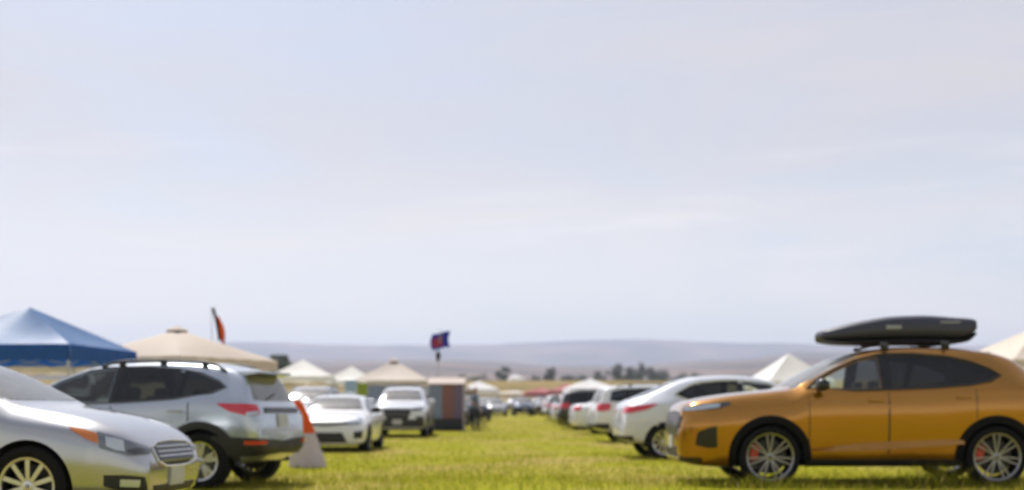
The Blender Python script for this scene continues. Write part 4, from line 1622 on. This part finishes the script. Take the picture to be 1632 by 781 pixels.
# ------------------------------------------------------------------ person beside the booth
def person(label, X, Y, heading, shirt, trousers):
    t_loc = (X, Y, gz(X, Y))
    bm = bmesh.new()
    sk = bm.verts.layers.skin.new()
    V = {}

    def v(n, co, r):
        q = bm.verts.new(co)
        q[sk].radius = r if isinstance(r, tuple) else (r, r)
        V[n] = q
        return q

    def e(*ns):
        for a, b in zip(ns[:-1], ns[1:]):
            bm.edges.new((V[a], V[b]))
    v('pel', (0, 0, .93), (.15, .115))
    v('waist', (.0, 0, 1.08), (.135, .10))
    v('chest', (.01, 0, 1.28), (.165, .115))
    v('neck0', (0, 0, 1.45), (.07, .07))
    v('neck', (.015, 0, 1.50), (.052, .052))
    v('head0', (.03, 0, 1.565), (.075, .065))
    v('head1', (.035, 0, 1.65), (.098, .080))
    v('head2', (.02, 0, 1.735), (.06, .055))
    e('pel', 'waist', 'chest', 'neck0', 'neck', 'head0', 'head1', 'head2')
    for s, nm in ((1, 'l'), (-1, 'r')):
        v('sh' + nm, (0, s * .18, 1.40), (.058, .058))
        v('el' + nm, (-.03 + .05 * (s < 0), s * .25, 1.13), (.043, .043))
        wr = Vector((.08, s * .26, .90)) if s > 0 else Vector((.24, -.20, 1.02))
        v('wr' + nm, wr, (.029, .029))
        d = (wr - V['el' + nm].co).normalized()
        v('pa' + nm, wr + d * .075, (.036, .022))
        e('chest', 'sh' + nm, 'el' + nm, 'wr' + nm, 'pa' + nm)
        for k, ln in enumerate((.075, .085, .08, .06)):
            b = wr + d * .085 + Vector((.0, (k - 1.5) * .02, 0)) * 1
            v('f%d%s' % (k, nm), b + d * ln * .55, .009)
            v('g%d%s' % (k, nm), b + d * ln + Vector((.02, 0, 0)), .007)
            e('pa' + nm, 'f%d%s' % (k, nm), 'g%d%s' % (k, nm))
        v('t0' + nm, wr + d * .045 + Vector((.035, -s * .01, 0)), .010)
        v('t1' + nm, wr + d * .085 + Vector((.05, -s * .015, 0)), .008)
        e('wr' + nm, 't0' + nm, 't1' + nm)
        st = .10 if s > 0 else -.08
        v('hip' + nm, (0, s * .09, .86), (.095, .09))
        v('kn' + nm, (.03 + st * .5, s * .10, .49), (.058, .058))
        v('an' + nm, (st * .6 - .01, s * .10, .09), (.038, .038))
        v('to' + nm, (st * .6 + .16, s * .115, .035), (.042, .03))
        e('pel', 'hip' + nm, 'kn' + nm, 'an' + nm, 'to' + nm)
    V['pel'][sk].use_root = True
    me = bpy.data.meshes.new('person')
    bm.to_mesh(me)
    bm.free()
    ob = link('person', me)
    ob.modifiers.new('s', 'SKIN').use_smooth_shade = True
    sb = ob.modifiers.new('d', 'SUBSURF')
    sb.levels = sb.render_levels = 2
    dg = bpy.context.evaluated_depsgraph_get()
    dg.update()
    body = bpy.data.meshes.new_from_object(ob.evaluated_get(dg))
    ob.modifiers.clear()
    ob.data = body
    body.materials.clear()
    body.materials.append(M['skin'])
    fin(body, True, 180)
    tag(ob, label, 'person')
    ob.location = t_loc
    ob.rotation_euler = (0, 0, heading)

    def garment(nm, test, mt, off):
        q = bmesh.new()
        q.from_mesh(body)
        q.normal_update()
        kill = [f for f in q.faces if not test(f.calc_center_median())]
        bmesh.ops.delete(q, geom=kill, context='FACES')
        for w in q.verts:
            w.co += w.normal * off
        m2 = bpy.data.meshes.new(nm)
        q.to_mesh(m2)
        q.free()
        m2.materials.clear()
        m2.materials.append(mt)
        fin(m2, True, 180)
        link(nm, m2, ob)
    garment('shirt', lambda c: .92 < c.z < 1.475 and (abs(c.y) < .21 or c.z > 1.2) and c.x < .19, shirt, .012)
    garment('trousers', lambda c: .08 < c.z < .96 and abs(c.y) < .205 and c.x < .185, trousers, .010)
    garment('shoe', lambda c: c.z < .10, M['shoe'], .008)
    garment('hair', lambda c: c.z > 1.60 and (c.x < .03 or c.z > 1.70), M['hair'], .012)
    mb = MB()
    mb.rbox((.125, 0, 1.635), (.04, .028, .045), .012)
    mb.build('nose', M['skin'], ob)
    for s in (1, -1):
        mb = MB()
        mb.rbox((.112, s * .032, 1.662), (.012, .024, .012), .004)
        mb.build('eye', M['inner'], ob)
    mb = MB()
    mb.rbox((.105, 0, 1.595), (.012, .045, .010), .004)
    mb.build('mouth', pmat('lip', (.3, .1, .09), .5), ob)
    for s in (1, -1):
        mb = MB()
        mb.rbox((.03, s * .085, 1.645), (.04, .016, .055), .007)
        mb.build('ear', M['skin'], ob)
    return ob


person('person in a blue-grey top and dark trousers standing beside the booth', px2x(757, 48), 48, R(-30), M['shirt'], M['trousers'])


def camp_chair():
    D = 47.
    X = px2x(771, D)
    t = thing('camp_chair', 'dark folding camp chair on the grass right of the standing person', 'chair', (X, D, gz(X, D)), R(160))
    mb = MB()
    mb.rbox((0, 0, .42), (.44, .46, .03), .012)
    mb.build('seat', M['walldark'], t)
    mb = MB()
    mb.rbox((-.24, 0, .68), (.03, .46, .46), .012, 0, Matrix.Rotation(-.2, 4, 'Y'))
    mb.build('backrest', M['walldark'], t)
    for (a, b) in (((-.22, -.24, 0), (.22, -.24, .45)), ((.22, -.24, 0), (-.28, -.24, .88)), ((-.22, .24, 0), (.22, .24, .45)), ((.22, .24, 0), (-.28, .24, .88))):
        mb = MB()
        mb.tube([a, b], .012, 6)
        mb.build('leg', M['plastic'], t)


camp_chair()


# ------------------------------------------------------------------ trees far off
def foliage_mat(name, c):
    m, nt, N, L, b = nmat(name)
    no = N.new('ShaderNodeTexNoise')
    no.inputs['Scale'].default_value = 1.2
    tc = N.new('ShaderNodeTexCoord')
    L.new(tc.outputs['Object'], no.inputs['Vector'])
    cr = N.new('ShaderNodeValToRGB')
    cr.color_ramp.elements[0].position = .35
    cr.color_ramp.elements[0].color = tuple(v * .6 for v in c) + (1,)
    cr.color_ramp.elements[1].position = .65
    cr.color_ramp.elements[1].color = tuple(v * 1.35 for v in c) + (1,)
    L.new(no.outputs['Fac'], cr.inputs[0])
    L.new(cr.outputs[0], b.inputs['Base Color'])
    b.inputs['Roughness'].default_value = .7
    return m


M['leaf'] = foliage_mat('leaves', (.10, .125, .075))  # leaf colour lightened in place of haze over the distance
M['bark'] = pmat('bark', (.10, .075, .055), .9)


def tree(label, px, py_top, D, w, seed):
    rg = random.Random(seed)
    X = px2x(px, D)
    g = gz(X, D)
    H = py2z(py_top, D) - g
    t = thing('tree', label, 'tree', (X, D, g), 0, 'trees beyond the dry rise')
    mb = MB()
    mb.tube([(0, 0, 0), (.1, 0, H * .3), (-.05, .1, H * .75)], [.32, .22, .06], 8)
    ends = []
    for k in range(7):
        a = rg.uniform(0, 2 * PI)
        z0 = H * rg.uniform(.25, .6)
        L_ = w * rg.uniform(.25, .48)
        p = (L_ * math.cos(a), L_ * math.sin(a), z0 + H * rg.uniform(.1, .3))
        mb.tube([(0, 0, z0), (p[0] * .5, p[1] * .5, (z0 + p[2]) / 2 + .2), p], [.12, .08, .03], 6)
        ends.append(p)
    mb.build('trunk', M['bark'], t)
    mb = MB()
    clumps = [(rg.gauss(0, w * .22), rg.gauss(0, w * .22), H * rg.uniform(.32, .93)) for _ in range(14)] + ends
    for c in clumps:
        f = 1 - abs(c[2] / H - .58) * .9
        rad = w * .20 * f
        for _ in range(110):
            d = Vector((rg.gauss(0, 1), rg.gauss(0, 1), rg.gauss(0, .8)))
            p = Vector(c) * 1.0 + d * rad * .62
            if p.z > H or p.z < H * .12:
                continue
            s = rg.uniform(.18, .42)
            q = Vector((rg.gauss(0, 1), rg.gauss(0, 1), rg.gauss(0, 1))).normalized()
            u = q.orthogonal().normalized()
            v2 = q.cross(u)
            mb.add([p - u * s - v2 * s * .6, p + u * s - v2 * s * .6, p + u * s * .4 + v2 * s, p - u * s * .5 + v2 * s * .8], [(0, 1, 2, 3)])
    mb.build('crown', M['leaf'], t, smooth=False)


for i, (px, py, D, w, lab) in enumerate([
        (800, 584, 560, 6.0, 'dark rounded tree on the skyline left of the lone white canopy'), (876, 584, 560, 5.4, 'small dark tree on the dry rise between the canopy and the tree cluster'),
        (984, 579, 620, 7.5, 'tall dark tree at the left of the tree cluster above the white SUV'), (1004, 582, 640, 6., 'paler middle tree of the cluster above the white SUV'), (1024, 577, 600, 5.5, 'tall narrow tree at the right of the cluster above the white SUV'),
        (1052, 586, 700, 12., 'low broad tree right of the tree cluster'), (1082, 592, 760, 12., 'lowest tree at the right end of the distant treeline'),
        (758, 594, 640, 11, 'low bushy tree above the booth roof, left of the lane'), (905, 595, 640, 8., 'little tree just right of the small dark one'), (446, 566, 260, 4.5, 'dark tree top showing above the crossover tailgate')]):
    tree(lab, px, py, D, w, 40 + i)
for i, (px, py, D, w, lab) in enumerate([
        (850, 598, 720, 9., 'tiny shrub-like tree between the two dark trees on the dry rise'), (930, 594, 720, 9., 'faint low tree a little left of the tree cluster'), (956, 589, 700, 8., 'middling tree touching the left side of the tree cluster'),
        (1040, 583, 690, 7., 'slim tree touching the right side of the tree cluster'), (1112, 592, 740, 10., 'flat low tree above the roof of the dark maroon SUV'), (735, 597, 700, 9., 'low dark tree just left of the bushy one above the booth')]):
    tree(lab, px, py, D, w, 80 + i)


# ------------------------------------------------------------------ ground and hills
def ground_mat():
    m, nt, N, L, b = nmat('field_grass')
    tc = N.new('ShaderNodeTexCoord')
    sep = N.new('ShaderNodeSeparateXYZ')
    L.new(tc.outputs['Object'], sep.inputs[0])

    def noise(s, d=6, dist=0.):
        n = N.new('ShaderNodeTexNoise')
        n.inputs['Scale'].default_value = s
        n.inputs['Detail'].default_value = d
        n.inputs['Distortion'].default_value = dist
        L.new(tc.outputs['Object'], n.inputs['Vector'])
        return n

    def ramp(src, stops):
        r = N.new('ShaderNodeValToRGB')
        el = r.color_ramp.elements
        while len(el) < len(stops):
            el.new(.5)
        for e_, (p, c) in zip(el, stops):
            e_.position = p
            e_.color = c + (1,)
        L.new(src, r.inputs[0])
        return r

    def mix(f, a, c, mode='MIX'):
        x = N.new('ShaderNodeMix')
        x.data_type = 'RGBA'
        x.blend_type = mode
        if isinstance(f, float):
            x.inputs[0].default_value = f
        else:
            L.new(f, x.inputs[0])
        L.new(a, x.inputs[6])
        L.new(c, x.inputs[7])
        return x.outputs[2]
    big = noise(.35, 5, .6)
    fine = noise(7., 8)
    green = ramp(fine.outputs['Fac'], [(.28, (.175, .19, .008)), (.5, (.235, .23, .012)), (.72, (.30, .27, .022))])
    dry = ramp(fine.outputs['Fac'], [(.3, (.25, .19, .05)), (.7, (.40, .31, .11))])
    dm = ramp(big.outputs['Fac'], [(.47, (0, 0, 0)), (.62, (.85, .85, .85))])
    near = mix(dm.outputs[0], green.outputs[0], dry.outputs[0])
    far = ramp(noise(.06, 6).outputs['Fac'], [(.3, (.17, .13, .05)), (.7, (.25, .19, .08))])
    mr = N.new('ShaderNodeMapRange')
    mr.inputs['From Min'].default_value = 118
    mr.inputs['From Max'].default_value = 150
    L.new(sep.outputs['Y'], mr.inputs['Value'])
    L.new(mix(mr.outputs['Result'], near, far.outputs[0]), b.inputs['Base Color'])
    b.inputs['Roughness'].default_value = .9
    b.inputs['Specular IOR Level'].default_value = .03
    bp = N.new('ShaderNodeBump')
    bp.inputs['Strength'].default_value = .35
    bp.inputs['Distance'].default_value = .06
    L.new(noise(16., 6).outputs['Fac'], bp.inputs['Height'])
    L.new(bp.outputs[0], b.inputs['Normal'])
    return m


def sheet(name, xs_of_y, ys, zf, mat):
    mb = MB()
    vs, fs = [], []
    n = len(xs_of_y(ys[0]))
    for y in ys:
        for x in xs_of_y(y):
            vs.append((x, y, zf(x, y)))
    for j in range(len(ys) - 1):
        for i in range(n - 1):
            fs.append((j * n + i, j * n + i + 1, (j + 1) * n + i + 1, (j + 1) * n + i))
    mb.add(vs, fs)
    o = mb.build(name, mat, angle=180)
    tag(o, kind='structure')
    return o


ys = [-60 + 4 * i for i in range(26)] + [44 + 3 * i for i in range(34)] + [150 + 8 * i for i in range(30)] + [400 + 40 * i for i in range(26)]
sheet('ground', lambda y: [(-1 + 2 * i / 90) * (60 + max(0, y) * .9) for i in range(91)], ys, gz, ground_mat())


def hill_mat():
    m, nt, N, L, b = nmat('dry_hills')
    tc = N.new('ShaderNodeTexCoord')
    n = N.new('ShaderNodeTexNoise')
    n.inputs['Scale'].default_value = .0024
    n.inputs['Detail'].default_value = 9
    n.inputs['Roughness'].default_value = .6
    L.new(tc.outputs['Object'], n.inputs['Vector'])
    r = N.new('ShaderNodeValToRGB')
    el = r.color_ramp.elements
    el[0].position, el[0].color = .38, (.05, .05, .04, 1)
    el[1].position, el[1].color = .64, (.22, .15, .11, 1)
    e = el.new(.5)
    e.color = (.125, .095, .075, 1)
    L.new(n.outputs['Fac'], r.inputs[0])
    L.new(r.outputs[0], b.inputs['Base Color'])
    b.inputs['Roughness'].default_value = .95
    b.inputs['Specular IOR Level'].default_value = .05
    return m


ridge = pchip([(-900, 550), (0, 549), (250, 548), (400, 547), (560, 551), (780, 551), (870, 546.5), (980, 543), (1100, 545), (1250, 549), (1450, 551), (1632, 550), (2500, 546)])
fold = pchip([(-900, 586), (0, 588), (420, 590), (700, 586), (860, 592), (1000, 594), (1150, 586), (1300, 579), (1632, 584), (2500, 588)])
prof = pchip([(1100, -10), (1500, 0.02), (2600, .55), (4300, 1.0), (4700, 1.0), (5400, .82)])


def hz(x, y):
    a = x / y * FPX + 816
    zf = (HORIZON - fold(a)) / FPX * 4500 * (.85 + .3 * fbm(x / 900. + 3, 2.))
    zr = (HORIZON - ridge(a)) / FPX * 7600
    near = 25 + zf * (max(0, min(1, (y - 1500) / 2900.))) ** .9
    if y > 4500:
        near = near * max(.55, 1 - (y - 4500) / 2600.)
    far = 0
    if y > 5000:
        u = min(1, (y - 5000) / 2600.)
        far = zr * (u * u * (3 - 2 * u)) * (1 if y <= 7700 else max(.7, 1 - (y - 7700) / 6000.))
    z = max(near, far) if y < 7600 else far
    z += (fbm(x / 420., y / 420., 5) - .5) * 42 * min(1, max(0, (y - 1500) / 1500.)) * (1 if y < 7000 else .7)
    if y < 1500:
        z = -14 + (z + 14) * max(0, (y - 1150) / 350.)
    return z


ys = [1150 + 70 * i for i in range(22)] + [2700 + 110 * i for i in range(60)]
sheet('hills', lambda y: [(-1 + 2 * i / 150) * (700 + y * .62) for i in range(151)], ys, hz, hill_mat())


# ------------------------------------------------------------------ grass blades
def grass():
    rg = random.Random(11)
    V, F, I = [], [], []
    m, nt, N, L, b = nmat('grass_blades')
    oi = N.new('ShaderNodeNewGeometry')
    r = N.new('ShaderNodeValToRGB')
    el = r.color_ramp.elements
    el[0].position, el[0].color = 0, (.18, .20, .015, 1)
    el[1].position, el[1].color = 1, (.46, .37, .14, 1)
    for p, c in ((.35, (.20, .225, .010, 1)), (.7, (.29, .27, .018, 1)), (.86, (.40, .33, .06, 1))):
        q = el.new(p)
        q.color = c
    L.new(oi.outputs['Random Per Island'], r.inputs[0])
    L.new(r.outputs[0], b.inputs['Base Color'])
    b.inputs['Roughness'].default_value = .6
    b.inputs['Specular IOR Level'].default_value = .1
    tl = N.new('ShaderNodeBsdfTranslucent')
    L.new(r.outputs[0], tl.inputs[0])
    ms = N.new('ShaderNodeMixShader')
    ms.inputs[0].default_value = .55
    out = [n for n in N if n.type == 'OUTPUT_MATERIAL'][0]
    L.new(b.outputs[0], ms.inputs[1])
    L.new(tl.outputs[0], ms.inputs[2])
    L.new(ms.outputs[0], out.inputs[0])

    def blade(x, y, h, w):
        z = gz(x, y) - .004
        a = rg.uniform(0, 2 * PI)
        lx, ly = rg.gauss(0, .45) * h, rg.gauss(0, .45) * h
        c, s = math.cos(a) * w, math.sin(a) * w
        o = len(V)
        V.extend([(x - c, y - s, z), (x + c, y + s, z), (x + lx * .4 + c * .6, y + ly * .4 + s * .6, z + h * .62), (x + lx * .4 - c * .6, y + ly * .4 - s * .6, z + h * .62), (x + lx, y + ly, z + h)])
        F.append((o, o + 1, o + 2, o + 3))
        F.append((o + 3, o + 2, o + 4))
    for (d0, d1, num, hh, ww) in ((12.5, 17, 26000, .075, .004), (17, 26, 24000, .055, .006), (26, 45, 16000, .045, .010), (45, 80, 8000, .045, .014)):
        for _ in range(num):
            y = rg.uniform(d0, d1)
            lim = min(y * .47, 9.5 if y < 26 else 7)
            x = rg.uniform(-lim, lim)
            k = fbm(x * .8, y * .8)
            if y < 15.1 and rg.random() < .45:
                continue
            if rg.random() > .35 + 1.0 * k:
                continue
            blade(x, y, hh * rg.uniform(.5, 1.35) * (.6 + k), ww * rg.uniform(.7, 1.3))
    # taller wisps by the wheels of the golden SUV and at the bottom edge
    for cx, cy, n_, h_, sp in ((3.0, 14.6, 320, .17, .22), (3.5, 14.5, 240, .15, .25), (5.2, 14.55, 320, .28, .2), (4.4, 14.6, 200, .15, .4), (-3.0, 14.9, 180, .15, .3), (2.2, 14.9, 160, .15, .3), (6.2, 14.5, 220, .14, .3), (-1.6, 14.3, 120, .12, .4)):
        for _ in range(n_):
            blade(cx + rg.gauss(0, sp), cy + rg.gauss(0, .12), h_ * rg.uniform(.5, 1.3), .004)
    me = bpy.data.meshes.new('grass')
    me.from_pydata(V, [], F)
    me.materials.append(m)
    me.update()
    o = link('grass', me)
    tag(o, 'short yellow-green grass of the field', 'grass', kind='stuff')


grass()

# ------------------------------------------------------------------ haze
mb = MB()
mb.box((0, 4690, 258), (14400, 9640, 556))
hzm = bpy.data.materials.new('haze_air')
hzm.use_nodes = True
hn = hzm.node_tree
hn.nodes.remove(hn.nodes['Principled BSDF'])
pv = hn.nodes.new('ShaderNodeVolumePrincipled')
pv.inputs['Color'].default_value = (.70, .78, 1.0, 1)
pv.inputs['Density'].default_value = 1.75e-4
pv.inputs['Anisotropy'].default_value = .2
hn.links.new(pv.outputs[0], [n for n in hn.nodes if n.type == 'OUTPUT_MATERIAL'][0].inputs['Volume'])
hb = mb.build('haze', hzm, smooth=False)
tag(hb, kind='stuff')
tag(hb, 'thin summer haze over the plain', 'haze')

# ------------------------------------------------------------------ light
SUN = Vector((-.24, .53, .80)).normalized()
el_ = math.asin(SUN.z)
az = math.atan2(SUN.x, SUN.y)
sun = bpy.data.lights.new('sun', 'SUN')
sun.energy = 5.0
sun.angle = R(.53)
sun.color = (1, .965, .91)
so = bpy.data.objects.new('sun', sun)
so.rotation_euler = SUN.to_track_quat('Z', 'Y').to_euler()
so.location = (0, 0, 50)
COL.objects.link(so)

world = bpy.data.worlds.new('World')
scene.world = world
world.use_nodes = True
N, L = world.node_tree.nodes, world.node_tree.links
bg = N['Background']
sky = N.new('ShaderNodeTexSky')
sky.sky_type = 'NISHITA'
sky.sun_disc = False
sky.sun_elevation = el_
sky.sun_rotation = az
sky.air_density = 1.0
sky.dust_density = 2.0
sky.altitude = 300
bg.inputs['Strength'].default_value = .10
# thin high cloud veil
tc = N.new('ShaderNodeTexCoord')
mp = N.new('ShaderNodeMapping')
mp.inputs['Scale'].default_value = (1.2, 1.2, 5.5)
mp.inputs['Rotation'].default_value = (0, R(4), 0)
L.new(tc.outputs['Generated'], mp.inputs[0])
no = N.new('ShaderNodeTexNoise')
no.inputs['Scale'].default_value = 2.0
no.inputs['Detail'].default_value = 7
no.inputs['Roughness'].default_value = .5
no.inputs['Distortion'].default_value = .5
L.new(mp.outputs[0], no.inputs['Vector'])
mr = N.new('ShaderNodeMapRange')
mr.inputs['From Min'].default_value = .35
mr.inputs['From Max'].default_value = .70
mr.inputs['To Min'].default_value = .40
mr.inputs['To Max'].default_value = .97
L.new(no.outputs['Fac'], mr.inputs['Value'])
# the veil is thickest low in the sky towards the sun and thins out overhead and behind
sp_ = N.new('ShaderNodeSeparateXYZ')
L.new(tc.outputs['Generated'], sp_.inputs[0])


def rng_node(src, a, b, c, d):
    q = N.new('ShaderNodeMapRange')
    q.interpolation_type = 'SMOOTHSTEP'
    for k, v in (('From Min', a), ('From Max', b), ('To Min', c), ('To Max', d)):
        q.inputs[k].default_value = v
    L.new(src, q.inputs['Value'])
    return q.outputs['Result']


def mul(a, b):
    q = N.new('ShaderNodeMath')
    q.operation = 'MULTIPLY'
    L.new(a, q.inputs[0])
    L.new(b, q.inputs[1])
    return q.outputs[0]


fac = mul(mr.outputs['Result'], mul(rng_node(sp_.outputs['Y'], -.5, .7, .92, 1.), rng_node(sp_.outputs['Z'], .38, .75, 1., .7)))
# faint white streaks low in the sky
mp2 = N.new('ShaderNodeMapping')
mp2.inputs['Scale'].default_value = (1.6, 1.6, 17.)
mp2.inputs['Location'].default_value = (.37, .2, .1)
L.new(tc.outputs['Generated'], mp2.inputs[0])
n2 = N.new('ShaderNodeTexNoise')
n2.inputs['Scale'].default_value = 2.4
n2.inputs['Detail'].default_value = 6
n2.inputs['Roughness'].default_value = .5
n2.inputs['Distortion'].default_value = .3
L.new(mp2.outputs[0], n2.inputs['Vector'])
streak = mul(rng_node(n2.outputs['Fac'], .52, .72, 0., .60), rng_node(sp_.outputs['Z'], .27, .12, 0., 1.))
mx = N.new('ShaderNodeMix')
mx.data_type = 'RGBA'
vc = N.new('ShaderNodeMix')
vc.data_type = 'RGBA'
vc.inputs[6].default_value = (10.2, 9.5, 8.4, 1)
vc.inputs[7].default_value = (5.95, 5.55, 5.45, 1)
L.new(rng_node(sp_.outputs['Z'], .03, .24, 0., 1.), vc.inputs[0])
L.new(vc.outputs[2], mx.inputs[7])
L.new(fac, mx.inputs[0])
L.new(sky.outputs[0], mx.inputs[6])
ms_ = N.new('ShaderNodeMix')
ms_.data_type = 'RGBA'
ms_.inputs[7].default_value = (8.2, 7.9, 7.8, 1)
L.new(streak, ms_.inputs[0])
L.new(mx.outputs[2], ms_.inputs[6])
L.new(ms_.outputs[2], bg.inputs['Color'])

# ------------------------------------------------------------------ camera
cam = bpy.data.cameras.new('camera')
co = bpy.data.objects.new('camera', cam)
COL.objects.link(co)
co.location = (0, 0, CAMH)
co.rotation_euler = (R(90), 0, 0)
cam.lens = 42
cam.sensor_width = 36
cam.shift_y = (HORIZON - 390.5) / 1632
cam.clip_start = .1
cam.clip_end = 20000
cam.dof.use_dof = True
cam.dof.focus_distance = 4.8
cam.dof.aperture_fstop = 1.85
scene.camera = co
vs_ = scene.view_settings
vs_.view_transform = 'Standard'
vs_.look = 'None'
vs_.exposure = 0.32
vs_.gamma = 1
vs_.use_curve_mapping = False
scene.cycles.use_denoising = True
scene.cycles.max_bounces = 8
scene.cycles.transparent_max_bounces = 24
scene.cycles.volume_bounces = 0
